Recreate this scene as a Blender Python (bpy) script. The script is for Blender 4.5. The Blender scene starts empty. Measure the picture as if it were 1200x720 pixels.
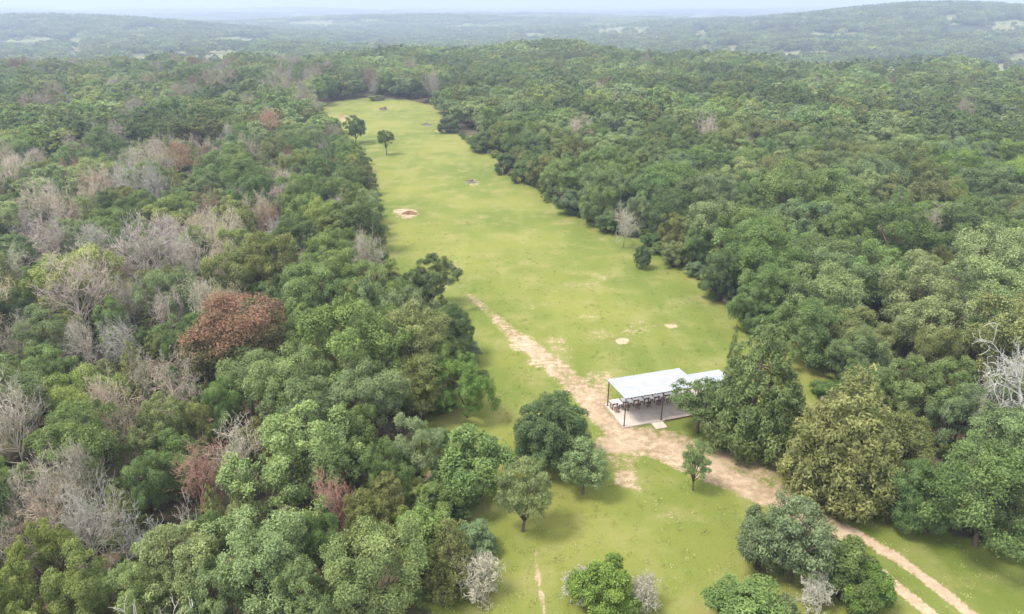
import bpy, math, random
import numpy as np
from mathutils import Vector

random.seed(11)
RNG = np.random.default_rng(11)
scene = bpy.context.scene
COL = scene.collection

# ------------------------------------------------------------------ camera maths
CAM_H, FPX, CX, CY = 36.0, 800.0, 600.0, 360.0
PITCH = math.atan(352 / 800)
CP, SP = math.cos(PITCH), math.sin(PITCH)

def at(px, py, z=0.0):
    """the point of the level z that shows at a pixel of the 1200 x 720 photograph"""
    u, v = (px - CX) / FPX, (CY - py) / FPX
    dx, dy, dz = u, CP + v * SP, -SP + v * CP
    t = (CAM_H - z) / -dz
    return dx * t, dy * t

def pix(x, y, z):
    z = z - CAM_H
    f = y * CP - z * SP
    up = y * SP + z * CP
    return CX + FPX * x / f, CY - FPX * up / f, f

def sstep(a, b, x):
    t = np.clip((x - a) / (b - a), 0, 1)
    return t * t * (3 - 2 * t)

def terr(x, y):
    x = np.asarray(x, float); y = np.asarray(y, float)
    r = np.hypot(x, y)
    z = 0.12 * np.sin(x * .11 + 1) * np.sin(y * .09) * sstep(10, 40, r)
    a = sstep(380, 1000, r)
    az = np.arctan2(x, np.maximum(y, 1))
    z = z - 24 * sstep(0, 360, r - 440 + 95 * np.abs(az) ** 1.2 - 36 * np.sin(az * 11 + 1) - 28 * np.sin(az * 27) - 8 * np.sin(az * 5 + 2))
    z = z + a * (10 * np.sin(x / 330 + 1.3) * np.sin(y / 410 + .4) + 5 * np.sin(x / 170 + y / 230) + 2)
    z = z + sstep(1500, 5000, r) * (9 * np.sin(x / 900 + 2) * np.sin(y / 1300) + 22)
    # the long ridge on the right
    z = z + 54 * np.exp(-((x - 800) / 330) ** 2 - ((y - 1380) / 330) ** 2)
    z = z + 44 * np.exp(-((x - 1600) / 560) ** 2 - ((y - 1750) / 420) ** 2)
    z = z + 26 * np.exp(-((x - 460) / 330) ** 2 - ((y - 1850) / 330) ** 2)
    z = z + 24 * np.exp(-((x + 1150) / 620) ** 2 - ((y - 1500) / 190) ** 2)
    z = z + 24 * np.exp(-((x + 100) / 700) ** 2 - ((y - 2300) / 220) ** 2)
    # low pale rise on the horizon
    z = z + 30 * np.exp(-((x + 1150) / 700) ** 2 - ((y - 5600) / 600) ** 2)
    return z

def nz(x, y, s, seed=0):
    """cheap smooth noise in 0..1"""
    x = np.asarray(x) / s; y = np.asarray(y) / s
    r = np.random.default_rng(seed)
    v = 0
    for k in range(6):
        a, p, q = r.uniform(0, 6.28), r.uniform(0, 6.28), r.uniform(.7, 2.2)
        v = v + np.sin((x * math.cos(a) + y * math.sin(a)) * q * 2.2 + p + 1.3 * np.sin((x * math.sin(a) - y * math.cos(a)) * q + p * 2))
    return np.clip(.5 + v / 6.5, 0, 1)

# ------------------------------------------------------------------ tagging
def tag(o, label=None, cat=None, group=None, kind=None):
    if label: o['label'] = label
    if cat: o['category'] = cat
    if group: o['group'] = group
    if kind: o['kind'] = kind
    return o

def link(name, me, parent=None):
    o = bpy.data.objects.new(name, me)
    COL.objects.link(o)
    if parent is not None: o.parent = parent
    return o

def empty(name, loc, rz=0.0):
    o = bpy.data.objects.new(name, None)
    o.empty_display_size = .5
    COL.objects.link(o)
    o.location = loc; o.rotation_euler = (0, 0, rz)
    return o

# ------------------------------------------------------------------ materials
def new_mat(name):
    m = bpy.data.materials.new(name); m.use_nodes = True
    nt = m.node_tree; nt.nodes.clear()
    return m, nt, nt.nodes, nt.links

def N(nt, typ, **kw):
    n = nt.nodes.new(typ)
    for k, v in kw.items():
        if k.startswith('i_'):
            key = k[2:]
            key = int(key) if key.isdigit() else key.replace('_', ' ')
            n.inputs[key].default_value = v
        else: setattr(n, k, v)
    return n

def math_n(nt, op, a, b=None, c=None):
    n = nt.nodes.new('ShaderNodeMath'); n.operation = op
    for i, v in enumerate((a, b, c)):
        if v is None: continue
        if isinstance(v, (int, float)): n.inputs[i].default_value = v
        else: nt.links.new(v, n.inputs[i])
    return n.outputs[0]

def mix_c(nt, f, a, b, mode='MIX'):
    n = nt.nodes.new('ShaderNodeMix'); n.data_type = 'RGBA'; n.blend_type = mode; n.clamp_factor = True
    for i, v in ((0, f), (6, a), (7, b)):
        if isinstance(v, (int, float)): n.inputs[i].default_value = v
        elif isinstance(v, tuple): n.inputs[i].default_value = (*v, 1)
        else: nt.links.new(v, n.inputs[i])
    return n.outputs[2]

def noise(nt, scale, detail=3, rough=.55, vec=None):
    n = nt.nodes.new('ShaderNodeTexNoise'); n.inputs['Scale'].default_value = scale
    n.inputs['Detail'].default_value = detail; n.inputs['Roughness'].default_value = rough
    if vec is not None: nt.links.new(vec, n.inputs['Vector'])
    return n.outputs['Fac']

def ramp01(nt, v, a, b):
    n = nt.nodes.new('ShaderNodeMapRange'); n.interpolation_type = 'SMOOTHSTEP'
    nt.links.new(v, n.inputs['Value']); n.inputs['From Min'].default_value = a; n.inputs['From Max'].default_value = b
    return n.outputs['Result']

def attr(nt, name, typ='GEOMETRY'):
    n = nt.nodes.new('ShaderNodeAttribute'); n.attribute_name = name; n.attribute_type = typ
    return n

def leaf_material(name, rust=False, trans=.33):
    m, nt, nd, lk = new_mat(name)
    t = attr(nt, 'tint', 'INSTANCER')
    lv = attr(nt, 'leafvar').outputs['Fac']
    tc = nd.new('ShaderNodeTexCoord')
    ns = noise(nt, .75, 2, .5, tc.outputs['Object'])
    v = math_n(nt, 'MULTIPLY_ADD', lv, .95, .52)
    v = math_n(nt, 'MULTIPLY', v, math_n(nt, 'MULTIPLY_ADD', ns, .7, .66))
    hsv = nd.new('ShaderNodeHueSaturation')
    lk.new(t.outputs['Color'], hsv.inputs['Color'])
    lk.new(v, hsv.inputs['Value'])
    lk.new(math_n(nt, 'MULTIPLY_ADD', lv, -.035, .515), hsv.inputs['Hue'])
    col = hsv.outputs['Color']
    if rust:    # a dying evergreen: living olive sprays left low down
        sp = nd.new('ShaderNodeSeparateXYZ'); lk.new(tc.outputs['Object'], sp.inputs[0])
        n2 = noise(nt, .55, 2, .5, tc.outputs['Object'])
        f = math_n(nt, 'ADD', math_n(nt, 'MULTIPLY', sp.outputs['Z'], .085), math_n(nt, 'MULTIPLY', n2, .9))
        col = mix_c(nt, ramp01(nt, f, .72, 1.0), (.075, .08, .026), col)
    b = nd.new('ShaderNodeBsdfPrincipled'); lk.new(col, b.inputs['Base Color'])
    b.inputs['Roughness'].default_value = .6; b.inputs['Specular IOR Level'].default_value = .14
    tr = nd.new('ShaderNodeBsdfTranslucent')
    lk.new(mix_c(nt, .45, col, (.22, .29, .05)) if not rust else col, tr.inputs['Color'])
    mx = nd.new('ShaderNodeMixShader'); mx.inputs[0].default_value = trans
    lk.new(b.outputs[0], mx.inputs[1]); lk.new(tr.outputs[0], mx.inputs[2])
    o = nd.new('ShaderNodeOutputMaterial'); lk.new(mx.outputs[0], o.inputs[0])
    return m

def plain(name, c, rough=.7, spec=.3, nscale=3., amt=.3, c2=None, metallic=0., bump=0.):
    m, nt, nd, lk = new_mat(name)
    tc = nd.new('ShaderNodeTexCoord')
    n1 = noise(nt, nscale, 4, .6, tc.outputs['Object'])
    f = ramp01(nt, n1, .3, .7)
    c2 = c2 or tuple(x * (1 - amt) for x in c)
    col = mix_c(nt, f, c2, c)
    b = nd.new('ShaderNodeBsdfPrincipled'); lk.new(col, b.inputs['Base Color'])
    b.inputs['Roughness'].default_value = rough; b.inputs['Specular IOR Level'].default_value = spec
    b.inputs['Metallic'].default_value = metallic
    if bump:
        bp = nd.new('ShaderNodeBump'); bp.inputs['Strength'].default_value = bump; lk.new(n1, bp.inputs['Height'])
        lk.new(bp.outputs[0], b.inputs['Normal'])
    o = nd.new('ShaderNodeOutputMaterial'); lk.new(b.outputs[0], o.inputs[0])
    return m

def wood_tint(name):
    """bare weathered wood, its colour given per tree"""
    m, nt, nd, lk = new_mat(name)
    t = attr(nt, 'tint', 'INSTANCER')
    tc = nd.new('ShaderNodeTexCoord')
    n1 = noise(nt, 1.2, 3, .6, tc.outputs['Object'])
    hsv = nd.new('ShaderNodeHueSaturation'); lk.new(t.outputs['Color'], hsv.inputs['Color'])
    lk.new(math_n(nt, 'MULTIPLY_ADD', n1, .8, .55), hsv.inputs['Value'])
    b = nd.new('ShaderNodeBsdfPrincipled'); lk.new(hsv.outputs[0], b.inputs['Base Color'])
    b.inputs['Roughness'].default_value = .85; b.inputs['Specular IOR Level'].default_value = .2
    o = nd.new('ShaderNodeOutputMaterial'); lk.new(b.outputs[0], o.inputs[0])
    return m

M_LEAF = leaf_material('leaf')
M_RUST = leaf_material('dying_needles', rust=True, trans=.12)
M_BARK = plain('bark', (.15, .115, .085), .9, .2, 5, .5)
M_DEAD = wood_tint('dead_wood')

def ground_material():
    m, nt, nd, lk = new_mat('ground_cover')
    geo = nd.new('ShaderNodeNewGeometry'); P = geo.outputs['Position']
    me_, di, sa, fa = (attr(nt, k).outputs['Fac'] for k in ('meadow', 'dirt', 'sand', 'far'))
    nb = noise(nt, .035, 3, .6, P); nm = noise(nt, .22, 4, .6, P); nf = noise(nt, 1.6, 5, .65, P); nff = noise(nt, 6.5, 3, .6, P)
    # grass
    g = mix_c(nt, ramp01(nt, nb, .35, .65), (.100, .130, .023), (.172, .178, .040))
    g = mix_c(nt, ramp01(nt, nm, .44, .78), g, (.205, .190, .066))
    g = mix_c(nt, math_n(nt, 'MULTIPLY', ramp01(nt, nf, .5, .8), .4), g, (.082, .118, .02))
    g = mix_c(nt, math_n(nt, 'MULTIPLY', ramp01(nt, nff, .55, .8), .45), g, (.22, .21, .085))
    mp = nd.new('ShaderNodeMapping'); mp.inputs['Scale'].default_value = (.6, .06, 1); mp.inputs['Rotation'].default_value = (0, 0, -.26)
    lk.new(P, mp.inputs['Vector'])
    ms = noise(nt, .5, 3, .5, mp.outputs[0])
    g = mix_c(nt, math_n(nt, 'MULTIPLY', ramp01(nt, ms, .5, .7), .28), g, (.215, .22, .07))
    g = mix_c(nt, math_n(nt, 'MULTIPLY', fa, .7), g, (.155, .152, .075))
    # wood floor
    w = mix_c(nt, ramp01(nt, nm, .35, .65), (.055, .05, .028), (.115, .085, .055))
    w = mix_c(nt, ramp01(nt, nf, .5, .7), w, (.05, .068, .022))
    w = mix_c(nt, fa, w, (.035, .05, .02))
    # soil and sand
    s = mix_c(nt, ramp01(nt, nm, .35, .65), (.235, .16, .10), (.32, .235, .155))
    s = mix_c(nt, ramp01(nt, nf, .4, .75), s, (.37, .272, .18))
    s2 = mix_c(nt, ramp01(nt, nf, .3, .7), (.31, .222, .145), (.42, .32, .218))
    # broken edges
    e = math_n(nt, 'ADD', math_n(nt, 'MULTIPLY', math_n(nt, 'SUBTRACT', nf, .5), .9), math_n(nt, 'MULTIPLY', math_n(nt, 'SUBTRACT', nm, .5), .8))
    e = math_n(nt, 'ADD', e, math_n(nt, 'MULTIPLY', math_n(nt, 'SUBTRACT', nff, .5), .7))
    fm = ramp01(nt, math_n(nt, 'ADD', me_, math_n(nt, 'MULTIPLY', e, .6)), .35, .65)
    fd = ramp01(nt, math_n(nt, 'ADD', di, e), .36, .68)
    fs = ramp01(nt, math_n(nt, 'ADD', sa, e), .36, .66)
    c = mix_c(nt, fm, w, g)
    c = mix_c(nt, math_n(nt, 'MULTIPLY', fd, .93), c, s)
    c = mix_c(nt, math_n(nt, 'MULTIPLY', fs, .93), c, s2)
    b = nd.new('ShaderNodeBsdfPrincipled'); lk.new(c, b.inputs['Base Color'])
    b.inputs['Roughness'].default_value = .95; b.inputs['Specular IOR Level'].default_value = .1
    bp = nd.new('ShaderNodeBump'); bp.inputs['Strength'].default_value = .6; bp.inputs['Distance'].default_value = .12
    lk.new(math_n(nt, 'ADD', nff, nf), bp.inputs['Height']); lk.new(bp.outputs[0], b.inputs['Normal'])
    o = nd.new('ShaderNodeOutputMaterial'); lk.new(b.outputs[0], o.inputs[0])
    return m
M_GROUND = ground_material()

# ------------------------------------------------------------------ mesh helpers
def quads_mesh(name, V, mats, var=None, midx=None):
    n = len(V) // 4
    me = bpy.data.meshes.new(name)
    me.vertices.add(len(V)); me.vertices.foreach_set('co', np.ascontiguousarray(V, np.float32).ravel())
    me.loops.add(len(V)); me.loops.foreach_set('vertex_index', np.arange(len(V), dtype=np.int32))
    me.polygons.add(n); me.polygons.foreach_set('loop_start', np.arange(0, 4 * n, 4, dtype=np.int32))
    me.polygons.foreach_set('loop_total', np.full(n, 4, np.int32))
    for m in mats: me.materials.append(m)
    if midx is not None: me.polygons.foreach_set('material_index', np.ascontiguousarray(midx, np.int32))
    me.update(calc_edges=True)
    if var is not None:
        a = me.attributes.new('leafvar', 'FLOAT', 'FACE'); a.data.foreach_set('value', np.ascontiguousarray(var, np.float32))
    me.validate()
    return me

class MB:
    """collects tubes and boxes into one mesh"""
    def __init__(s): s.v, s.f = [], []
    def tube(s, pts, rad, n=6, cap=True):
        pts = [Vector(p) for p in pts]; base = len(s.v); ref = Vector((0.31, 0.87, .38))
        for i, p in enumerate(pts):
            d = (pts[min(i + 1, len(pts) - 1)] - pts[max(i - 1, 0)]).normalized()
            a = d.cross(ref)
            if a.length < .05: a = d.cross(Vector((1, 0, 0)))
            a.normalize(); b = d.cross(a)
            for k in range(n):
                t = 2 * math.pi * k / n
                s.v.append(tuple(p + (a * math.cos(t) + b * math.sin(t)) * rad[i]))
        for i in range(len(pts) - 1):
            for k in range(n):
                q = base + i * n
                s.f.append((q + k, q + (k + 1) % n, q + n + (k + 1) % n, q + n + k))
        if cap:
            s.f.append(tuple(base + k for k in range(n))[::-1]); q = base + (len(pts) - 1) * n
            s.f.append(tuple(q + k for k in range(n)))
    def box(s, c, sz, rz=0., tilt=None):
        b = len(s.v); cr, sr = math.cos(rz), math.sin(rz)
        for dz in (-.5, .5):
            for dx, dy in ((-.5, -.5), (.5, -.5), (.5, .5), (-.5, .5)):
                x, y, z = dx * sz[0], dy * sz[1], dz * sz[2]
                s.v.append((c[0] + x * cr - y * sr, c[1] + x * sr + y * cr, c[2] + z))
        for f in ((3, 2, 1, 0), (4, 5, 6, 7), (0, 1, 5, 4), (1, 2, 6, 5), (2, 3, 7, 6), (3, 0, 4, 7)):
            s.f.append(tuple(b + i for i in f))
    def mesh(s, name, mat, smooth=False):
        me = bpy.data.meshes.new(name); me.from_pydata(s.v, [], s.f); me.materials.append(mat)
        if smooth: me.polygons.foreach_set('use_smooth', [True] * len(me.polygons))
        me.update(); return me

def unit(a): return a / np.maximum(np.linalg.norm(a, axis=-1, keepdims=True), 1e-9)

def leaves(C, Rd, n_per, size, r, out_c=None, up=.8, jit=.5, shell=.42, squash=.8, aspect=.55, fill=.12):
    """leaf blades over the outside of a set of clumps"""
    C = np.asarray(C, float); Rd = np.asarray(Rd, float)
    out_c = np.array([0, 0, C[:, 2].mean() * .75]) if out_c is None else np.array(out_c)
    cnt = np.maximum(6, (n_per * (Rd / Rd.mean()) ** 2)).astype(int)
    idx = np.repeat(np.arange(len(C)), cnt); n = len(idx)
    od = unit(C - out_c)[idx]
    d = unit(r.normal(size=(n, 3)) + od * .75 + np.array([0, 0, .25]))
    rr = Rd[idx] * (1 - shell * r.random(n) ** 1.6 + .10 * r.normal(size=n))
    inner = r.random(n) < fill
    rr = np.where(inner, rr * r.random(n), rr)
    P = C[idx] + d * rr[:, None] * np.array([1, 1, squash])
    nrm = unit(d * .9 + np.array([0, 0, up]) + r.normal(size=(n, 3)) * jit)
    t = unit(np.cross(nrm, r.normal(size=(n, 3)))); b = np.cross(nrm, t)
    L = size * (.6 + .8 * r.random(n))[:, None]; Wd = L * aspect
    bend = nrm * L * .12
    V = np.stack([P - t * L * .5 - bend, P + b * Wd * .5 - t * L * .08 + bend, P + t * L * .5 - bend, P - b * Wd * .5 - t * L * .08 + bend], 1).reshape(-1, 3)
    clump_v = r.random(len(C))[idx]
    return V, np.clip(.5 * r.random(n) + .5 * clump_v, 0, 1)

def dome(r, n, R, H, lo, minsep=.9, lobes=4, amp=1.):
    """clump centres over an irregular dome: crown radius R, from height lo to H"""
    ph = r.uniform(0, 6.28, lobes); am = r.uniform(.06, .26, lobes) * amp
    zc = lo + (H - lo) * .42; C = []; tries = 0
    while len(C) < n and tries < 4000:
        tries += 1
        d = unit(r.normal(size=3)); 
        if d[2] < -.75: continue
        az = math.atan2(d[1], d[0])
        f = 1 + sum(am[k] * math.sin((k + 1) * az + ph[k]) for k in range(lobes)) * .8
        q = r.uniform(.66, 1.02)
        hz = (H - zc) * (1 - .12) if d[2] > 0 else (zc - lo)
        p = np.array([d[0] * R * f * q * .8, d[1] * R * f * q * .8, zc + d[2] * hz * q * .86])
        if all(np.linalg.norm((p - c) * np.array([1, 1, 1.15])) > minsep for c in C): C.append(p)
    for _ in range(n // 4):
        d = unit(r.normal(size=3)); q = r.uniform(.15, .55)
        C.append(np.array([d[0] * R * q * .8, d[1] * R * q * .8, zc + d[2] * (H - zc) * q * .7]))
    return np.array(C)

def trunk_mesh(name, r, C, base_r, fork, nl=9, mat=None, lean=.4):
    b = MB()
    lx, ly = r.normal(0, lean, 2) * .5
    top = np.array([lx, ly, fork])
    b.tube([(0, 0, -.3), (0, 0, .15), (lx * .4, ly * .4, fork * .5), tuple(top)], [base_r * 1.5, base_r * 1.15, base_r * .92, base_r * .8], 7)
    order = r.permutation(len(C))[:nl]
    for i in order:
        c = C[i]; mid = top * .45 + c * .55 + np.array([0, 0, -.25]) + r.normal(0, .22, 3)
        s = top - np.array([0, 0, fork * .25 * r.random()])
        b.tube([tuple(s), tuple(mid), tuple(c)], [base_r * .55, base_r * .34, base_r * .1], 5)
        for k in range(2):
            e = c + r.normal(0, .7, 3); e[2] = max(e[2], .3)
            b.tube([tuple(mid), tuple((mid + e) / 2 + r.normal(0, .15, 3)), tuple(e)], [base_r * .22, base_r * .14, base_r * .04], 4, False)
    return b.mesh(name, mat or M_BARK, True)

PROTO = {}          # name -> dict(crown=mesh, trunk=mesh)
R0, H0 = 4.0, 9.5   # every prototype is this big before it is scaled

def add_proto(key, crown, trunk): PROTO[key] = dict(crown=crown, trunk=trunk)

def sprays(r, C, Rd, k=9, rad=(.42, .8), mid=None):
    """small leaf clumps over the upper and outer side of each big lobe"""
    mid = C.mean(0) if mid is None else mid
    P, Q, S = [], [], []
    for i, (c, R) in enumerate(zip(C, Rd)):
        o = unit(c - mid)
        for _ in range(max(4, int(k * (R / Rd.mean()) ** 2))):
            d = unit(r.normal(size=3) + o * .7 + np.array([0, 0, .55]))
            q = R * r.uniform(.68, 1.06); P.append(c + d * q * np.array([1, 1, .95])); Q.append(r.uniform(*rad) * r.choice([.75, 1, 1, 1.3]))
    return np.array(P), np.array(Q)

def oak(key, seed, lo, n=30, n_per=150, size=.175, cl=(.95, 1.55), up=.6, minsep=1.0, jit=.55, aspect=.55, fork=None, nl=10, fill=.1, shell=.6, rad=(.42, .8), amp=1.):
    r = np.random.default_rng(seed)
    C = dome(r, n, R0, H0, lo, minsep=minsep, amp=amp)
    Rd = r.uniform(cl[0], cl[1], len(C))
    P, Q = sprays(r, C, Rd, rad=rad)
    mid = np.array([0, 0, lo + (H0 - lo) * .35])
    V, var = leaves(P, Q, n_per, size, r, out_c=mid, up=up, jit=jit, aspect=aspect, fill=fill, shell=shell, squash=.95)
    V[:, 2] = np.maximum(V[:, 2], .04)
    add_proto(key, quads_mesh(key + '_crown', V, [M_LEAF], var), trunk_mesh(key + '_trunk', r, C, .2, fork or max(1.3, lo * .8), nl))
    return P, Q

def lod(key, C, Rd, n_per, size, seed, mat, step=1, trunk=None):
    r = np.random.default_rng(seed)
    V, var = leaves(C[::step], Rd[::step] * (1 + .12 * (step - 1)), n_per, size, r)
    add_proto(key, quads_mesh(key, V, [mat], var), None)

OAKS, SKIRT = [], []
for k in range(7):
    C, Rd = oak('oak%d' % k, 100 + k, lo=[2.2, 1.8, 2.6, 2.0, 1.5, 2.3, 1.9][k], n=[13, 16, 11, 19, 14, 12, 22][k], cl=[(.9, 1.7), (.8, 1.5), (1.1, 1.9), (.6, 1.4), (.8, 1.8), (1.0, 1.7), (.6, 1.3)][k], n_per=[165, 150, 185, 135, 170, 170, 130][k], minsep=[1.5, 1.4, 1.7, 1.2, 1.45, 1.6, 1.1][k], rad=[(.42, .8), (.38, .7), (.5, .95), (.35, .7), (.4, .9), (.45, .8), (.35, .65)][k])
    OAKS.append('oak%d' % k)
    lod('oakmid%d' % k, C, Rd, 30, .42, 200 + k, M_LEAF)
    lod('oakfar%d' % k, C, Rd, 9, .95, 300 + k, M_LEAF, 2)
for k in range(4):
    C, Rd = oak('skirt%d' % k, 140 + k, lo=.5, n=[20, 22, 18, 26][k], cl=[(.85, 1.6), (.8, 1.4), (.95, 1.8), (.7, 1.3)][k], n_per=135, minsep=1.3)
    SKIRT.append('skirt%d' % k)
    lod('skirtmid%d' % k, C, Rd, 28, .42, 240 + k, M_LEAF)

oak('round0', 150, .3, n=52, n_per=110, cl=(.95, 1.25), minsep=1.0, rad=(.4, .65), amp=.15)

def airy(key, seed, lo, n, n_per, size, cl=(.55, 1.0), up=.5, minsep=.7):
    """fine feathery foliage with the sky or grass showing through"""
    r = np.random.default_rng(seed)
    C = dome(r, n, R0, H0, lo, minsep=minsep)
    V, var = leaves(C, r.uniform(cl[0], cl[1], len(C)), n_per, size, r, up=up, jit=.7, shell=.8, fill=.35, aspect=.4, squash=.65)
    add_proto(key, quads_mesh(key + '_crown', V, [M_LEAF], var), trunk_mesh(key + '_trunk', r, C, .2, max(1.8, lo * .9), 14))
airy('airy0', 160, 2.0, 90, 150, .26, cl=(.45, .95), minsep=.5)
airy('airy1', 161, .9, 120, 140, .27, cl=(.5, .95), minsep=.5)
airy('airy2', 162, 3.0, 62, 150, .30, cl=(.5, .95), minsep=.55)

def shrub(key, seed, n=26, n_per=330, size=.36, cl=(.8, 1.5)):
    """many-stemmed bush down to the ground"""
    r = np.random.default_rng(seed)
    C = dome(r, n, R0 * 1.02, H0, .2, minsep=1.0)
    Rd = r.uniform(cl[0], cl[1], len(C))
    P, Q = sprays(r, C, Rd, 6, (.5, 1.0), np.array([0, 0, 2.5]))
    V, var = leaves(P, Q, n_per * .42, size * .8, r, out_c=(0, 0, 2.5), up=.6, jit=.55, shell=.6, squash=1.0)
    V[:, 2] = np.maximum(V[:, 2], .05)
    b = MB()
    for i in r.permutation(len(C))[:12]:
        a = r.uniform(0, 6.28); s = np.array([.5 * math.cos(a), .5 * math.sin(a), -.2]); c = C[i]
        b.tube([tuple(s), tuple(s * .5 + c * .5 + r.normal(0, .2, 3)), tuple(c)], [.13, .09, .03], 5)
    add_proto(key, quads_mesh(key + '_crown', V, [M_LEAF], var), b.mesh(key + '_stem', M_BARK, True))
    return C, Rd
for k in range(3): SC, SR = shrub('shrub%d' % k, 170 + k)
lod('weed', SC, SR, 40, .9, 9, M_LEAF, 2)

def cedar(key, seed, mat, broad=1., n_per=55, taper=1.25, tops=1):
    """evergreen: upswept sprays on layered limbs round a cone"""
    r = np.random.default_rng(seed); C, Rd, D = [], [], []
    hs = [(0, 0, H0)] + [(r.normal(0, 1.0), r.normal(0, 1.0), H0 * r.uniform(.78, .93)) for _ in range(tops - 1)]
    for (ox, oy, Ht) in hs:
        nl = 15
        for i in range(nl):
            t = (i + .5) / nl
            z = .35 + (Ht - .5) * t
            rad = R0 * broad * (1 - t ** taper * .96) ** .82 * (.9 if t > .12 else .72) * (1 if tops == 1 else .82)
            m = max(3, int(11 * (1 - t) ** .7 + 2))
            for j in range(m):
                a = 6.283 * (j + r.random()) / m; q = r.uniform(.62, 1.06)
                C.append([ox * t + math.cos(a) * rad * q, oy * t + math.sin(a) * rad * q, z + r.normal(0, .22) + rad * .1])
                Rd.append(r.uniform(.45, .8) * (.55 + .6 * (1 - t)))
    C, Rd = np.array(C), np.array(Rd)
    V, var = leaves(C, Rd, n_per, .30, r, out_c=(0, 0, H0 * .3), up=.5, jit=.6, shell=.85, squash=1.0, aspect=.34, fill=.3)
    V[:, 2] = np.maximum(V[:, 2], .05)
    b = MB(); b.tube([(0, 0, -.3), (0, 0, H0 * .5), (0, 0, H0 * .96)], [.26, .15, .02], 7)
    for i in r.permutation(len(C))[:40]:
        c = C[i]; b.tube([(0, 0, max(.3, c[2] - .5)), tuple(c)], [.06, .015], 4, False)
    add_proto(key, quads_mesh(key + '_crown', V, [mat], var), b.mesh(key + '_trunk', M_BARK, True))
    return C, Rd
CEDARS = []
for k in range(3):
    C, Rd = cedar('cedar%d' % k, 180 + k, M_LEAF, broad=[.85, .95, .75][k], tops=[1, 2, 1][k]); CEDARS.append('cedar%d' % k)
lod('cedarmid', C, Rd, 22, .5, 77, M_LEAF)
cedar('bigcedar', 190, M_LEAF, broad=1.36, n_per=115, tops=3, taper=1.35)
def rusty(key, seed):
    r = np.random.default_rng(seed); C = dome(r, 70, R0 * 1.0, H0, .6, minsep=.7, lobes=2)
    V, var = leaves(C, r.uniform(.7, 1.3, len(C)), 420, .2, r, jit=.8, shell=.8, aspect=.35, fill=.3)
    add_proto(key, quads_mesh(key + '_crown', V, [M_RUST], var), trunk_mesh(key + '_trunk', r, C, .22, 2.2, 16))
rusty('rust0', 191)
cedar('palecedar', 193, M_LEAF, broad=1.18, n_per=75, tops=4, taper=1.5)
cedar('rust1', 192, M_RUST, broad=.8, n_per=40)

def bare(key, seed, spread=.75, levels=4, kids=(8, 6, 5, 4), fine=.024, crooked=.18, cone=False, base=.17):
    """leafless tree: trunk and limbs, and a mesh of fine branches"""
    r = np.random.default_rng(seed); tb, br = MB(), MB()
    def grow(p, d, L, rad, lv):
        pts = [p]; q = p.copy(); dd = d.copy(); ns = 4 if lv == 0 else 3
        for i in range(ns):
            dd = unit(dd + r.normal(0, crooked, 3) + np.array([0, 0, .05])); q = q + dd * L / ns; pts.append(q.copy())
        tgt = tb if lv <= 0 else br
        tgt.tube([tuple(x) for x in pts], list(np.linspace(rad, max(rad * (.35 if lv else .3), fine * .7), ns + 1)), 6 if lv == 0 else (4 if lv == 1 else 3), lv == 0)
        if lv >= levels: return
        k = kids[min(lv, len(kids) - 1)]
        for j in range(k):
            t = r.uniform(.3 if lv else .22, 1.0) if j else 1.0
            x = t * ns; i0 = min(int(x), ns - 1); s = pts[i0] + (pts[i0 + 1] - pts[i0]) * (x - i0)
            a = unit(np.cross(dd, r.normal(size=3)))
            nd = unit(dd * (1 - spread * .6) + a * spread + np.array([0, 0, .12]))
            l2 = L * r.uniform(.42, .68) * ((1.25 - .8 * t) if cone and lv == 0 else 1)
            grow(s, nd, l2, max(rad * r.uniform(.36, .55), fine), lv + 1)
    grow(np.array([0, 0, -.2]), np.array([0, 0, 1.]), H0 * (.92 if cone else .6), base, 0)
    t, c = tb.mesh(key + '_trunk', M_DEAD, True), br.mesh(key + '_branches', M_DEAD)
    add_proto(key, c, t)
BARE = []
for k in range(4):
    bare('bare%d' % k, 210 + k, spread=[.8, .9, .7, .95][k], kids=[(17, 7, 4, 3), (13, 7, 4, 3), (20, 7, 4, 3), (16, 7, 4, 3)][k], fine=.021, cone=(k % 2 == 0)); BARE.append('bare%d' % k)
bare('snag0', 220, spread=.85, levels=3, kids=(7, 5, 5, 4), fine=.045, crooked=.32, base=.2)
bare('snag1', 221, spread=.95, levels=3, kids=(8, 6, 5, 4), fine=.04, crooked=.35, base=.17)
bare('snag2', 223, spread=.85, levels=4, kids=(9, 6, 4, 3), fine=.022, crooked=.28, base=.15)
bare('thicket0', 222, spread=1.0, levels=4, kids=(16, 7, 5, 4), fine=.05, crooked=.25)

# a far block of wood, 70 m square
def patch_mesh(key, seed):
    r = np.random.default_rng(seed); C = []; Rd = []
    for i in range(10):
        for j in range(10):
            if r.random() < .1: continue
            C.append([(i - 4.5) * 7.4 + r.normal(0, 1.6), (j - 4.5) * 7.4 + r.normal(0, 1.6), r.uniform(3, 7)]); Rd.append(r.uniform(2.8, 4.6))
    V, var = leaves(np.array(C), np.array(Rd), 24, 2.6, r, out_c=(0, 0, -80), squash=1.0)
    cl = r.random(len(C))
    return add_proto(key, quads_mesh(key, V, [M_LEAF], var), None)
for k in range(3): patch_mesh('patch%d' % k, 230 + k)

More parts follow.
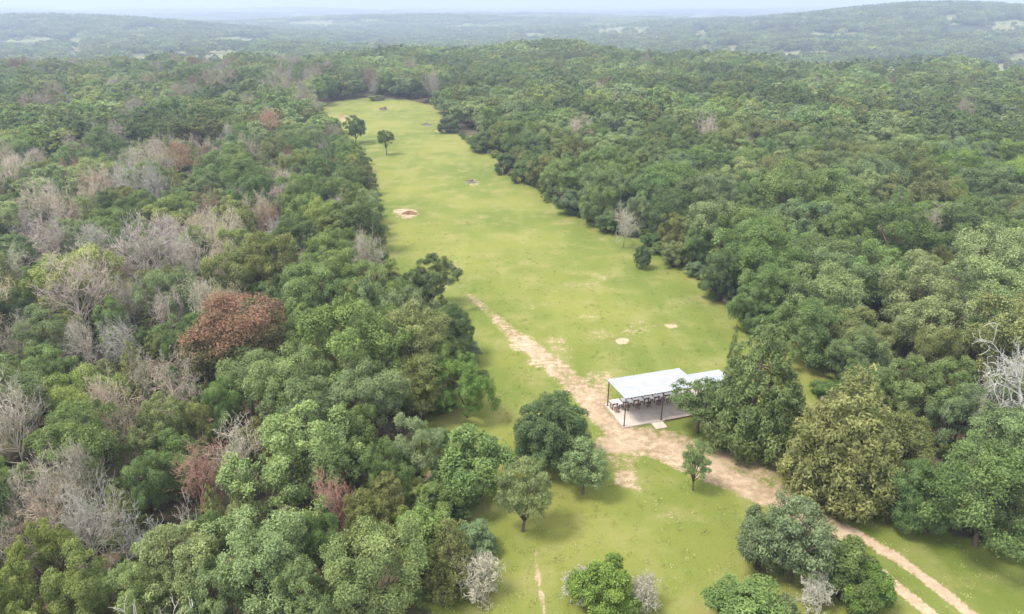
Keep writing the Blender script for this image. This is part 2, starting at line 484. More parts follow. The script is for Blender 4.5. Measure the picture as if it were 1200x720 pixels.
# ------------------------------------------------------------------ the lie of the land
CLEAR_PX = [(470, 900), (500, 790), (512, 722), (528, 695), (580, 660), (562, 610), (545, 588), (500, 575), (480, 555), (490, 520), (515, 490), (556, 472), (572, 455), (560, 412), (545, 388), (522, 362), (492, 350),
            (470, 332), (447, 298), (449, 272), (441, 243), (440, 215), (427, 192), (412, 172), (396, 152), (385, 132), (384, 121), (420, 116), (470, 117.5), (500, 124), (514, 138), (522, 152), (545, 165),
            (566, 178), (590, 190), (596, 205), (615, 214), (640, 236), (665, 249), (700, 261), (725, 276), (760, 291), (800, 318), (840, 345), (872, 371), (902, 396), (918, 410), (942, 421), (962, 440),
            (958, 470), (940, 492), (955, 525), (935, 565), (990, 586), (1040, 592), (1068, 604), (1092, 636), (1150, 652), (1230, 657), (1320, 662), (1400, 900)]
CLEAR = np.array([at(*p) for p in CLEAR_PX])

def sdist(x, y, poly=CLEAR):
    """signed distance to the clearing's edge, positive inside"""
    x = np.asarray(x, float); y = np.asarray(y, float)
    d2 = np.full(x.shape, 1e18); ins = np.zeros(x.shape, bool)
    for i in range(len(poly)):
        ax, ay = poly[i]; bx, by = poly[(i + 1) % len(poly)]
        ex, ey = bx - ax, by - ay
        t = np.clip(((x - ax) * ex + (y - ay) * ey) / (ex * ex + ey * ey), 0, 1)
        d2 = np.minimum(d2, (x - ax - t * ex) ** 2 + (y - ay - t * ey) ** 2)
        ins ^= ((ay > y) != (by > y)) & (x < (bx - ax) * (y - ay) / (by - ay + 1e-12) + ax)
    return np.where(ins, 1, -1) * np.sqrt(d2)

# open fields far off: photograph spans (x0, x1, top, bottom)
FIELDS = [(140, 196, 64, 74), (196, 300, 58, 69), (28, 56, 51, 58), (80, 98, 44, 66), (148, 190, 32, 35), (335, 405, 24, 28), (418, 475, 9.5, 14), (608, 646, 39, 44),
          (688, 768, 30, 40), (764, 774, 42, 48), (796, 838, 17, 23), (812, 832, 35, 43), (820, 836, 52, 58), (850, 864, 53, 62), (1096, 1124, 18, 23),
          (1158, 1215, 24, 37), (1120, 1215, 74, 86), (1180, 1215, 62, 78), (908, 926, 84, 92), (1040, 1100, 74, 80), (520, 530, 42, 46), (548, 556, 41, 45), (0, 12, 60, 80), (36, 46, 72, 77), (860, 900, 24, 27), (240, 330, 44, 49), (0, 70, 44, 49), (380, 470, 48, 53), (900, 985, 60, 66), (930, 1010, 38, 42), (540, 600, 28, 31), (1010, 1080, 76, 84)]
FIELD_Q = []
for (x0, x1, yt, yb) in FIELDS:
    q = [at(x0, yt), at(x1, yt), at(x1, yb), at(x0, yb)]
    FIELD_Q.append(np.array(q))

def hill_z(x, y): return terr(x, y)
def in_field(x, y):
    """far fields are found by where a spot of ground shows, so they lie right on the slopes too"""
    x = np.asarray(x, float); y = np.asarray(y, float)
    out = np.zeros(x.shape)
    z = terr(x, y)
    px, py, f = pix(x, y, z)
    _, pt, _ = pix(x, y, z + 8)
    wob = (nz(x, y, 45, 3) - .5) * .5 + (nz(x, y, 17, 9) - .5) * .45
    for (x0, x1, yt, yb) in FIELDS:
        cx, rx = (x0 + x1) / 2, (x1 - x0) / 2
        e = np.abs((px - cx) / rx) ** 3.0
        bow = (yb - yt) * .5 * np.minimum(e, 1)
        inside = (e < 1 + 3 * wob) & (py > yt + bow * .4 + wob * 5) & (pt < yb - bow * .2 + wob * 6) & (f > 330)
        out[inside] = 1
    return out

TRACK = [(1050, 662, 1.2, .1), (985, 622, 1.3, .45), (930, 594, 1.25, .68), (880, 573, 1.3, .78), (830, 551, 1.5, .84), (780, 528, 1.6, .84), (735, 512, 1.5, .8), (705, 488, 1.1, .8),
         (682, 458, 1.3, .74), (655, 432, 1.5, .66), (625, 410, 1.3, .68), (592, 384, 1.0, .68), (568, 362, .7, .6), (550, 346, .4, .4)]
RUT_A = [(1098, 725, .4, 1), (1060, 694, .4, 1), (1022, 664, .42, 1), (985, 637, .5, 1), (950, 613, .6, .9), (915, 596, .6, .8)]
RUT_B = [(1146, 726, .44, 1), (1100, 690, .44, 1), (1056, 658, .45, 1), (1010, 630, .5, 1), (965, 608, .6, 1), (925, 590, .6, .8)]
RUT_A = [(1165, 780, .5, 1)] + RUT_A; RUT_B = [(1215, 782, .55, 1)] + RUT_B
SPUR = [(735, 515, 1.2, .6), (728, 540, 1.5, .5), (735, 562, 1.2, .4), (775, 602, 1.0, .3)]
RED = [(700, 442, 1.6, .6), (690, 455, 1.8, .75), (712, 478, 1.0, .7), (733, 506, .9, .8), (790, 512, 1.2, .75), (850, 540, 1.6, .7), (930, 565, 2.0, .6)]
BROWN = [(830, 500, 1.2, .55), (870, 525, 2.6, .6), (930, 545, 3.0, .55), (960, 570, 2.0, .5)]
FOOT = [(640, 735, .2, .62), (637, 712, .2, .66), (631, 680, .18, .62), (627, 650, .14, .5), (625, 632, .12, .4)]
UPPER = [(665, 425, 1.2, .5), (655, 395, 1.8, .42), (690, 400, 1.4, .36), (735, 384, 2.4, .3), (790, 380, 1.6, .3)]

def line_mask(x, y, pts, soft=.8):
    m = np.zeros(x.shape)
    w = [(*at(p[0], p[1]), p[2], p[3]) for p in pts]
    for (ax, ay, aw, as_), (bx, by, bw, bs) in zip(w, w[1:]):
        ex, ey = bx - ax, by - ay
        t = np.clip(((x - ax) * ex + (y - ay) * ey) / (ex * ex + ey * ey), 0, 1)
        d = np.hypot(x - ax - t * ex, y - ay - t * ey); hw = aw + (bw - aw) * t
        m = np.maximum(m, (as_ + (bs - as_) * t) * (1 - sstep(hw - soft * np.minimum(1, hw) * .6, hw + soft * np.minimum(1, hw), d)))
    return m

SPOTS = [  # px, py, half width px, half height px, strength in sand, in soil
    (729, 400, 10, 5, .72, .3), (744, 389, 24, 10, .36, .36), (787, 382, 11, 3.4, .62, 0), (476, 251, 20, 7, .46, .62), (468, 248, 10, 3, .6, 0), (552, 214, 15, 5, .42, .4), (690, 372, 20, 8, .1, .36), (515, 153.5, 8, 2.2, .6, .0),
    (401, 139, 14, 5, .25, .5), (501, 147, 9, 2.4, .3, .2), (1026, 583, 8, 6, .9, .4), (640, 425, 30, 8, .5, .5), (612, 403, 20, 14, .5, .4), (720, 520, 30, 14, .35, .75), (733, 560, 16, 14, .45, .7),
    (700, 470, 16, 14, .2, .8), (780, 605, 14, 5, .1, .35), (655, 298, 20, 4, .05, .25), (720, 292, 10, 2.2, .05, .45), (690, 330, 60, 14, 0, .3), (640, 360, 40, 18, 0, .3), (760, 410, 46, 12, .1, .32), (600, 470, 26, 14, 0, .3), (820, 620, 40, 16, 0, .28), (560, 300, 40, 10, 0, .25), (640, 640, 40, 14, 0, .22), (600, 318, 16, 12, 0, .18), (470, 130, 30, 4, 0, .22), (905, 405, 22, 8, .1, .5), (515, 562, 26, 14, 0, .6)]

def spot_mask(x, y, which):
    m = np.zeros(x.shape)
    px, py, f = pix(x, y, 0)
    for s in SPOTS:
        d = np.hypot((px - s[0]) / s[2], (py - s[1]) / s[3])
        d = np.where((f > 5), d, 9)
        m = np.maximum(m, s[which] * (1 - sstep(.55, 1.25, d)))
    return m

def build_ground():
    ys = [-90, -60, -35, -15, 0, 8, 15, 20]
    while ys[-1] < 96: ys.append(ys[-1] + .31)
    st = .31
    while ys[-1] < 15000:
        st = min(st * 1.016, 300); ys.append(ys[-1] + st)
    ys = np.array(ys); nu = 560
    u = np.linspace(-1, 1, nu); u = .72 * u + .28 * u ** 3
    Y = np.repeat(ys[:, None], nu, 1)
    X = u[None, :] * (np.maximum(Y, 0) * 1.02 + 62)
    # the corners of the near rows spread out too, so that the sheet has no bare edge close by
    Z = terr(X, Y)
    near = (Y < 400)
    sd = np.where(near, sdist(X, Y), -50)
    wob = (nz(X, Y, 3.2, 5) - .5) * 3.2
    meadow = np.where(near, sstep(-1.6, 1.6, sd + wob + 2.2), 0.)
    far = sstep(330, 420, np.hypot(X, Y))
    fld = in_field(X, Y) * far
    meadow = np.maximum(meadow, fld)
    nr = Y < 330
    ruts = np.maximum(line_mask(X, Y, RUT_A, .75), line_mask(X, Y, RUT_B, .75))
    track = line_mask(X, Y, TRACK, .9); foot = line_mask(X, Y, FOOT, .5)
    sp2, sp1 = spot_mask(X, Y, 4), spot_mask(X, Y, 5)
    soil = np.maximum.reduce([track, ruts, line_mask(X, Y, SPUR, .9), line_mask(X, Y, RED, 1.2) * .85, line_mask(X, Y, BROWN, 1.2), line_mask(X, Y, UPPER, 1.4), sp1, foot * .9]) * nr
    sand = np.maximum.reduce([track * .58, ruts * .8, sp2, foot * .6, line_mask(X, Y, SPUR, .9) * .4]) * nr
    ny = len(ys); idx = np.arange(ny * nu).reshape(ny, nu)
    F = np.stack([idx[:-1, :-1], idx[:-1, 1:], idx[1:, 1:], idx[1:, :-1]], -1).reshape(-1, 4)
    V = np.stack([X, Y, Z], -1).reshape(-1, 3)
    A = dict(meadow=meadow.ravel(), dirt=soil.ravel(), sand=sand.ravel(), far=far.ravel())
    fm = A['meadow'][F].mean(1); ft = np.maximum(track, np.maximum(ruts, line_mask(X, Y, SPUR, .9))).ravel()[F].mean(1); ff = foot.ravel()[F].mean(1)
    fsp = np.maximum(sp2, sp1 * .9).ravel()[F].mean(1)
    rr = np.hypot(V[F[:, 0], 0], V[F[:, 0], 1])
    cls = np.where(fm > .5, 1, 0); cls[(fm > .5) & (rr > 350)] = 5
    cls[(fsp > .42) & (rr < 330)] = 4
    cls[(ft > .4) & (rr < 330)] = 2; cls[ff > .2] = 3
    info = {0: ('ground', 'brown leaf-littered wood floor running under the trees to the horizon', 'ground'), 1: ('meadow', 'long yellow-green grass clearing cut through the woods', 'meadow'),
            2: ('dirt_track', 'sandy two-rut dirt track running past the pavilion and up the meadow', 'dirt track'), 3: ('footpath', 'narrow trodden sandy footpath in the near grass', 'footpath'),
            4: ('bare_soil', 'bare sandy and reddish soil patches in the grass', 'bare soil'), 5: ('fields', 'distant pale grass fields between the far woods', 'fields')}
    for k, (nm, lb, ct) in info.items():
        f = F[cls == k]
        if not len(f): continue
        used, inv = np.unique(f, return_inverse=True)
        me = bpy.data.meshes.new(nm)
        me.vertices.add(len(used)); me.vertices.foreach_set('co', V[used].astype(np.float32).ravel())
        me.loops.add(f.size); me.loops.foreach_set('vertex_index', inv.reshape(-1).astype(np.int32))
        me.polygons.add(len(f)); me.polygons.foreach_set('loop_start', np.arange(0, f.size, 4, dtype=np.int32)); me.polygons.foreach_set('loop_total', np.full(len(f), 4, np.int32))
        me.update(calc_edges=True)
        for an, av in A.items():
            a = me.attributes.new(an, 'FLOAT', 'POINT'); a.data.foreach_set('value', av[used].astype(np.float32))
        me.materials.append(M_GROUND); me.polygons.foreach_set('use_smooth', np.ones(len(f), bool))
        tag(link(nm, me), lb, ct, kind='structure')
build_ground()

# ------------------------------------------------------------------ trees, one by one
TINT = dict(g=(.115, .163, .050), y=(.160, .190, .053), l=(.166, .206, .080), d=(.080, .112, .041), s=(.123, .163, .070), b=(.120, .188, .040), o=(.136, .150, .050), e=(.093, .140, .045), c=(.094, .118, .040),
            p=(.295, .258, .205), r=(.21, .128, .088), t=(.29, .24, .17), w=(.32, .30, .262), u=(.142, .088, .052), k=(.05, .05, .036))
LEAF_GAIN = 1.36
TREES = []   # dicts

def rec(x, y, R, Ht, tint, proto, kind, label=None, rz=None, mark=None, sx=1., land=None, group=None):
    TREES.append(dict(x=x, y=y, R=R, H=Ht, tint=tint, proto=proto, kind=kind, label=label, rz=random.uniform(0, 6.28) if rz is None else rz, land=land, sx=sx, group=group))

def by_crown(px, py, rpx, tint, proto, kind, land=None, label=None, hk=1.45, h0=3.4, mx=13., asp=None):
    R, Ht = 3., 7.
    for _ in range(6):
        zc = .56 * Ht
        x, y = at(px, py, zc); f = pix(x, y, zc)[2]
        R = rpx * f / FPX
        Ht = min(mx, max(2.0, hk * R + h0)) if asp is None else asp * 2 * R
    rec(x, y, R, Ht, tint, proto, kind, label, land=land)

def by_base(px, py, top_py, rpx, tint, proto, kind, label=None, land=None, rz=None):
    x, y = at(px, py); f = pix(x, y, 2)[2]
    lo, hi = .5, 30.
    for _ in range(30):
        m = (lo + hi) / 2
        if pix(x, y, m)[1] > top_py: lo = m
        else: hi = m
    rec(x, y, rpx * f / FPX, lo, tint, proto, kind, label, land=land, rz=rz)

oakc = lambda: random.choice(OAKS)
skc = lambda: random.choice(SKIRT)
barec = lambda: random.choice(BARE)
cedc = lambda: random.choice(CEDARS)

# standing free on the grass: base pixel, top, half width
by_base(876, 524, 377, 53, 'c', 'bigcedar', 'cedar_tree', 'tall dark green cedar standing at the right end of the pavilion', 'the tall pavilion cedar')
by_base(817, 507, 440, 36, 'd', 'airy2', 'oak_tree', 'dark leafy tree growing through the front of the pavilion roof')
by_base(812, 574, 506, 21, 'g', 'airy0', 'young_tree', 'thin young tree beside the dirt track below the pavilion')
by_base(978, 583, 430, 66, 'o', 'palecedar', 'cedar_tree', 'broad pale olive conical tree beside the track, right of the tall cedar', 'the broad pale track-side tree')
by_base(646, 545, 461, 41, 'd', 'round0', 'oak_tree', 'dense round dark green tree just left of the pavilion track', 'the round dark meadow tree')
by_base(683, 578, 507, 31, 'l', 'airy1', 'young_tree', 'pale feathery rounded tree touching the round dark meadow tree')
by_base(613, 622, 530, 36, 'l', 'airy0', 'young_tree', 'sage-green feathery tree with a pale bare trunk on the near grass', 'the feathery sage tree')
by_base(556, 582, 508, 41, 'g', 'shrub2', 'oak_tree', 'wide leafy green tree left of the feathery sage tree', 'the wide leafy meadow-edge tree')
by_base(506, 362, 296, 29, 'd', 'oak6', 'oak_tree', 'round dark tree with visible trunk at the left meadow edge', 'the lone dark edge tree')
by_base(417, 168, 133, 14, 'd', 'oak3', 'oak_tree', 'broader dark tree standing free near the far end of the meadow', 'the broader far meadow tree')
by_base(453, 182, 149, 12, 'd', 'airy2', 'young_tree', 'slim sparse tree with thin trunk alone in the far meadow', 'the slim lone meadow tree')
by_base(730, 290, 238, 17, 'p', 'bare1', 'dead_tree', 'grey leafless tree at the right meadow edge beside a round bush', 'the grey right-edge bare tree')
by_base(752, 315, 286, 10.5, 'd', 'round0', 'shrub', 'small round dark bush alone on the grass below the grey bare tree')
by_base(592, 204, 178, 14, 'd', 'shrub1', 'shrub', 'dark rounded bush at the right edge of the far meadow')
by_base(570, 177, 155, 19, 'd', 'shrub2', 'shrub', 'wide low dark thicket at the right edge of the far meadow')
by_base(526, 155, 136, 12, 'd', 'shrub0', 'shrub', 'small dark bush by a sandy spot, far right meadow edge')
by_base(440, 118, 112, 10, 'o', 'shrub1', 'shrub', 'low brushy bush at the far end of the meadow')
by_base(705, 718, 664, 36, 'b', 'shrub2', 'shrub', 'bright green bush with dry grey twigs at its sides, near grass', 'the half-dry near bush')
by_base(668, 708, 664, 20, 'p', 'thicket0', 'dead_shrub', 'grey dry twiggy shrub at the left side of the half-dry near bush')
by_base(743, 714, 668, 19, 'p', 'thicket0', 'dead_shrub', 'grey dry twiggy shrub at the right side of the half-dry near bush')
by_base(872, 742, 690, 50, 'g', 'shrub0', 'shrub', 'wide green bush cut by the bottom of the view, below the track thicket')
by_base(915, 735, 700, 18, 's', 'shrub1', 'shrub', 'small grey-green bush against the wide green bush by the bottom of the view')
by_base(925, 682, 578, 52, 's', 'airy1', 'oak_tree', 'tall leafy oak of the thicket left of the two-rut track', 'the track-side thicket oak')
by_base(890, 668, 600, 30, 's', 'shrub2', 'shrub', 'grey-green leafy bush on the left side of the track-side thicket oak')
by_base(985, 700, 628, 34, 'g', 'shrub0', 'shrub', 'dark green bush between the track-side thicket oak and the dirt ruts')
by_base(1015, 716, 664, 28, 'b', 'shrub1', 'shrub', 'bright green bush touching the left dirt rut near the bottom')
by_base(962, 716, 668, 17, 'w', 'thicket0', 'dead_shrub', 'whitish dead branches hanging out below the track-side thicket oak')
by_base(552, 690, 632, 26, 'p', 'thicket0', 'dead_shrub', 'grey-brown dry shrub at the near end of the left meadow edge')
by_base(528, 694, 604, 44, 'o', 'cedar1', 'cedar_tree', 'olive-brown cedar standing by the grey-brown dry shrub on the near grass', 'the olive near-edge cedar')
by_base(496, 668, 596, 36, 'g', 'shrub1', 'shrub', 'mid green bush left of the olive near-edge cedar')
by_base(513, 612, 572, 27, 'g', 'shrub2', 'shrub', 'low green bush on brown ground left of the wide leafy meadow-edge tree')
by_base(487, 600, 560, 18, 'y', 'shrub0', 'shrub', 'low yellow-green bush at the wood edge by a patch of brown ground')
by_base(1142, 640, 515, 64, 'g', 'skirt2', 'oak_tree', 'broad green oak foliaged to the grass at the right wood edge', 'the broad right-edge oak')
by_base(1085, 625, 560, 26, 'g', 'shrub0', 'shrub', 'green bush at the left foot of the broad right-edge oak')
by_base(905, 408, 395, 10, 'k', 'thicket0', 'dead_shrub', 'dark heap of dead brush at the meadow edge beyond the tall pavilion cedar')
by_base(856, 434, 379, 9, 'd', 'cedar2', 'cedar_tree', 'slim dark cedar sapling just behind the tall pavilion cedar')
by_base(740, 256, 226, 13, 'g', 'shrub2', 'shrub', 'green bush at the right meadow edge behind the grey bare tree')

by_base(508, 540, 503, 21, 'g', 'shrub1', 'shrub', 'green bush at the wood edge left of the wide leafy meadow-edge tree')
by_base(538, 600, 568, 20, 'e', 'shrub2', 'shrub', 'low dark bush at the foot of the wide leafy meadow-edge tree')
by_base(470, 640, 596, 22, 'y', 'shrub0', 'shrub', 'yellow-green bush in the wood edge left of the mid green bush')
for (px, py, tp, rp, t, lb) in ((613, 214, 188, 15, 'e', 'dark bush at the right meadow edge beyond the pale burnt brush pile'), (668, 251, 224, 15, 's', 'grey-green bush at the right meadow edge left of the grey bare tree'),
        (712, 273, 246, 14, 'g', 'mid green bush at the left foot of the grey bare tree'), (788, 312, 280, 15, 'o', 'olive bush at the right meadow edge, right of the small round bush'),
        (838, 346, 308, 18, 'g', 'green bush at the right meadow edge beyond the slim cedar sapling'), (893, 394, 352, 20, 'e', 'dark green bush at the meadow edge beside the cut logs'), (556, 650, 612, 24, 's', 'grey-green bush just beyond the grey-brown dry shrub')):
    by_base(px, py, tp, rp, t, random.choice(['shrub0', 'shrub1', 'shrub2']), 'shrub', lb)
# crowns of the left wood (crown middle and half width in the photograph)
LW = [(272, 388, 60, 'u', 'rust0', 'cedar_tree', 'the big rust-brown cedar', 'big rust-brown dying cedar with olive green lower boughs, deep in the left wood'),
      (305, 482, 13, 'u', 'rust1', 'cedar_tree', None, 'small rust-red dead cedar below the big rust-brown cedar'),
      (312, 157, 16, 'r', 'bare0', 'dead_tree', 'the dark red dead tree', 'dark red dead tree in the left wood, level with the far meadow trees'),
      (225, 562, 33, 'r', 'bare1', 'dead_tree', 'the red-brown dead tree', 'red-brown bare tree in the near left wood above the white snags'),
      (400, 592, 25, 'r', 'bare3', 'dead_tree', 'the russet edge dead tree', 'russet bare tree close to the near left wood edge'),
      (14, 512, 30, 'p', 'bare2', 'dead_tree', 'the tall grey left-edge tree', 'tall pinkish-grey dead tree at the left border of the view'),
      (86, 572, 27, 'p', 'bare0', 'dead_tree', 'the pointed grey dead tree', 'pointed grey dead cedar standing out of the near left wood'),
      (42, 612, 26, 't', 'bare1', 'dead_tree', None, 'tan dead tree left of the pointed grey dead tree, close to the view border'),
      (100, 632, 26, 'p', 'bare2', 'dead_tree', None, 'pinkish-grey bare tree just below the pointed grey dead tree'),
      (20, 655, 24, 'p', 'bare3', 'dead_tree', None, 'grey bare tree low down at the left border of the view'),
      (145, 634, 24, 'w', 'snag0', 'dead_tree', 'the left white snag', 'white crooked snag with bare limbs in the near left wood, left one of two'),
      (177, 616, 22, 'w', 'snag1', 'dead_tree', None, 'white crooked snag with bare limbs in the near left wood, right one of two'),
      (205, 598, 18, 'w', 'snag0', 'dead_tree', None, 'pale snag below the red-brown dead tree in the near left wood'),
      (192, 462, 30, 'p', 'bare3', 'dead_tree', 'the grey twiggy tree', 'wide grey twiggy dead tree below and left of the big rust-brown cedar'),
      (104, 412, 17, 'p', 'bare0', 'dead_tree', 'the small pointed grey tree', 'small pointed pale dead tree amid green oaks in the left wood'),
      (155, 358, 15, 'p', 'bare2', 'dead_tree', None, 'narrow pinkish dead tree left of the big rust-brown cedar'),
      (145, 322, 15, 'r', 'bare1', 'dead_tree', None, 'brownish dead tree behind the narrow pinkish dead tree'),
      (230, 302, 20, 'p', 'bare3', 'dead_tree', 'the pale crown dead tree', 'pale grey dead crown behind the big rust-brown cedar'),
      (68, 290, 19, 'p', 'bare2', 'dead_tree', 'the left pinkish dead tree', 'pinkish dead tree toward the left border, level with the lone dark edge tree'),
      (36, 262, 20, 'p', 'bare1', 'dead_tree', None, 'pinkish-grey dead tree behind the left pinkish dead tree'),
      (120, 222, 18, 'r', 'bare3', 'dead_tree', 'the pinkish far dead tree', 'pinkish-brown dead tree in the middle of the left wood'),
      (212, 192, 17, 'r', 'bare0', 'dead_tree', 'the brown far dead tree', 'brown dead tree in the left wood below and left of the dark red one'),
      (185, 225, 19, 'p', 'bare2', 'dead_tree', None, 'grey bare tree below the brown far dead tree'), (15, 215, 18, 'p', 'bare0', 'dead_tree', None, None),
      (255, 150, 10, 'r', 'bare1', 'dead_tree', None, None), (80, 255, 17, 't', 'bare3', 'dead_tree', None, None), (170, 440, 14, 'p', 'bare1', 'dead_tree', None, None), (200, 372, 13, 'p', 'bare2', 'dead_tree', None, None), (20, 395, 20, 'p', 'bare3', 'dead_tree', None, None),
      (245, 265, 15, 'p', 'bare1', 'dead_tree', None, None), (322, 258, 14, 'r', 'bare3', 'dead_tree', None, None),
      (286, 300, 32, 'y', 0, 0, None, None), (338, 284, 31, 'd', 0, 0, 'the bluish dark oak', 'dark bluish-green round oak beyond the big rust-brown cedar'), (372, 348, 40, 'g', 0, 0, None, None), (275, 262, 27, 'y', 0, 0, None, None), (362, 250, 27, 'g', 0, 0, None, None), (180, 298, 23, 'g', 0, 0, None, None),
      (192, 350, 34, 's', 0, 0, None, None), (86, 332, 46, 'y', 0, 0, None, None), (54, 397, 32, 's', 0, 0, None, None), (138, 272, 28, 'g', 0, 0, None, None), (14, 365, 24, 'd', 0, 0, None, None), (100, 470, 36, 'y', 0, 0, None, None), (156, 428, 26, 'o', 'cedar0', 'cedar_tree', None, None),
      (342, 458, 47, 'l', 0, 0, None, None), (375, 425, 30, 'o', 'cedar1', 'cedar_tree', None, None), (15, 448, 23, 'o', 0, 0, None, None), (95, 523, 52, 'g', 0, 0, None, None), (192, 502, 34, 'l', 0, 0, None, None), (350, 540, 66, 'l', 0, 0, 'the large light-green oak', 'very large light green oak in the near left wood'),
      (285, 592, 36, 'o', 'cedar1', 'cedar_tree', None, None), (62, 652, 36, 'y', 0, 0, None, None), (22, 580, 26, 'g', 0, 0, None, None), (203, 662, 54, 'l', 0, 0, None, None), (300, 652, 58, 'l', 0, 0, 'the pale near oak', 'pale grey-green oak at the bottom of the left wood, inner one'), (140, 596, 26, 'o', 'cedar2', 'cedar_tree', None, None),
      (98, 695, 42, 'y', 0, 0, None, None), (432, 668, 58, 'l', 0, 0, 'the pale corner oak', 'pale grey-green oak at the bottom wood edge nearest the footpath'), (430, 602, 30, 'o', 'airy1', 0, None, None), (452, 580, 22, 'o', 'airy0', 0, None, None), (365, 700, 45, 'l', 0, 0, None, None), (250, 705, 40, 'l', 0, 0, None, None), (420, 510, 36, 'g', 0, 0, None, None),
      (489, 528, 32, 's', 0, 0, None, None), (455, 548, 30, 'g', 0, 0, None, None), (414, 258, 34, 'd', 1, 0, 'the dark bulging edge oak', 'dark grey-green oak bulging into the meadow at its left edge'), (440, 332, 36, 'g', 1, 0, None, None), (480, 372, 33, 's', 1, 0, None, None), (530, 386, 25, 'd', 1, 0, None, None),
      (490, 443, 36, 'o', 'airy1', 0, 'the olive feathery edge tree', 'olive feathery tree at the left meadow edge opposite the pavilion'), (546, 448, 29, 'b', 1, 0, 'the bright green edge oak', 'bright green oak at the left meadow edge opposite the pavilion'), (430, 465, 42, 's', 0, 0, None, None), (440, 395, 34, 'g', 0, 0, None, None), (530, 418, 20, 'd', 1, 0, None, None), (405, 215, 26, 'e', 1, 0, None, None),
      (385, 300, 30, 'g', 0, 0, None, None), (408, 180, 18, 'e', 1, 0, None, None), (320, 350, 20, 'o', 'cedar2', 'cedar_tree', None, None), (230, 500, 20, 'o', 0, 0, None, None), (260, 480, 26, 'e', 0, 0, None, None), (250, 640, 28, 'e', 0, 0, None, None), (18, 702, 40, 'y', 0, 0, None, None), (170, 572, 27, 'e', 0, 0, None, None), (374, 636, 28, 'g', 0, 0, None, None), (250, 600, 24, 'o', 'cedar0', 'cedar_tree', None, None), (165, 706, 36, 'l', 0, 0, None, None)]
for (px, py, rp, t, pr, kd, land, lab) in LW:
    if pr == 0: pr = oakc()
    elif pr == 1: pr = skc()
    kd = kd or 'oak_tree'
    by_crown(px, py, rp, t, pr, kd, land, lab, hk=1.75 if kd == 'dead_tree' else 1.4, h0=3.6)
# crowns of the right wood
by_base(1168, 540, 398, 48, 'w', 'snag2', 'dead_tree', 'white branching snag standing out of the green right wood', 'the white right-hand snag')
RW = [
      (1150, 470, 22, 'w', 'snag1', 'dead_tree', None, 'smaller whitish bare tree at the left of the white right-hand snag'),
      (1040, 282, 16, 'p', 'snag1', 'dead_tree', 'the thin grey snag', 'thin grey snag rising between green crowns of the right wood'),
      (883, 290, 42, 'g', 1, 0, 'the great grey-green edge oak', 'great grey-green oak with heaped crown at the right meadow edge'), (835, 262, 36, 's', 1, 0, None, None), (930, 262, 38, 's', 0, 0, None, None), (845, 318, 24, 'd', 1, 0, None, None), (905, 340, 34, 'g', 1, 0, None, None), (880, 355, 24, 'e', 1, 0, None, None), (955, 385, 38, 'g', 1, 0, None, None),
      (985, 335, 42, 's', 0, 0, None, None), (1035, 330, 44, 'g', 0, 0, None, None), (1010, 395, 36, 'o', 1, 0, None, None), (1090, 385, 48, 'l', 0, 0, 'the broad light right-wood oak', 'broad light green oak in the middle of the right wood'), (1062, 282, 44, 'e', 0, 0, None, None), (1150, 265, 40, 'd', 0, 0, None, None), (1150, 340, 44, 'l', 0, 0, None, None),
      (1060, 455, 40, 'g', 0, 0, None, None), (1005, 450, 24, 'e', 1, 0, None, None), (1105, 455, 36, 'g', 0, 0, None, None), (1125, 490, 34, 's', 0, 0, None, None), (1055, 515, 44, 'o', 'airy1', 0, None, None), (1070, 575, 34, 'e', 1, 0, None, None), (1010, 520, 30, 'g', 1, 0, None, None), (1195, 520, 40, 'e', 0, 0, None, None), (1195, 600, 36, 'd', 1, 0, None, None),
      (790, 245, 30, 'd', 1, 0, 'the dark right-edge oak', 'dark rounded oak at the right meadow edge beyond the grey bare tree'), (745, 222, 26, 's', 1, 0, None, None), (700, 235, 22, 'g', 1, 0, None, None), (655, 205, 22, 'g', 1, 0, 'the far round edge oak', 'mid green round oak at the far right meadow edge'), (630, 190, 17, 'e', 1, 0, None, None), (700, 195, 24, 'g', 0, 0, None, None),
      (980, 275, 36, 'g', 0, 0, None, None), (1195, 215, 36, 'b', 0, 0, 'the vivid green far oak', 'vivid green oak at the right border of the view, far wood'), (1125, 200, 34, 'b', 0, 0, None, None), (940, 200, 30, 'l', 0, 0, None, None), (1020, 225, 34, 'l', 0, 0, None, None), (870, 215, 28, 'l', 0, 0, None, None)]
for (px, py, rp, t, pr, kd, land, lab) in RW:
    if pr == 0: pr = oakc()
    elif pr == 1: pr = skc()
    by_crown(px, py, rp, t, pr, kd or 'oak_tree', land, lab, hk=1.55 if kd == 'dead_tree' else 1.3, h0=3.8)

# ------------------------------------------------------------------ the wood between them
hand_n = len(TREES)
PX = [(t['x'], t['y'], t['R']) for t in TREES]
def in_frame(x, y, R, z): 
    px, py, f = pix(x, y, z)
    if f < 5: return False
    m = R * FPX / f
    return -m * .7 < px < 1200 + m * .7 and py < 720 + m * .8
SHOWN = []
for t in TREES:
    if t['kind'] == 'dead_tree' or t['proto'].startswith('rust'):
        u, v, f = pix(t['x'], t['y'], t['H'] * .6); SHOWN.append((u, v, t['R'] * FPX / f, f))
def hides(x, y, R, Ht):
    """whether a crown would stand right before one of the dead trees seen in the photograph"""
    u, v, f = pix(x, y, Ht * .6); rp = R * FPX / max(f, 1)
    return any(f < d - 1 and math.hypot(u - a, v - b) < rp * .85 + c * .45 for a, b, c, d in SHOWN)
cand = 0
def free(x, y, R, k=.65):
    for (a, b, c) in PX:
        dx, dy = a - x, b - y
        if dx * dx + dy * dy < (k * (R + c)) ** 2: return False
    return True
NEAR_END = 190.
CPX = np.array(CLEAR_PX, float)
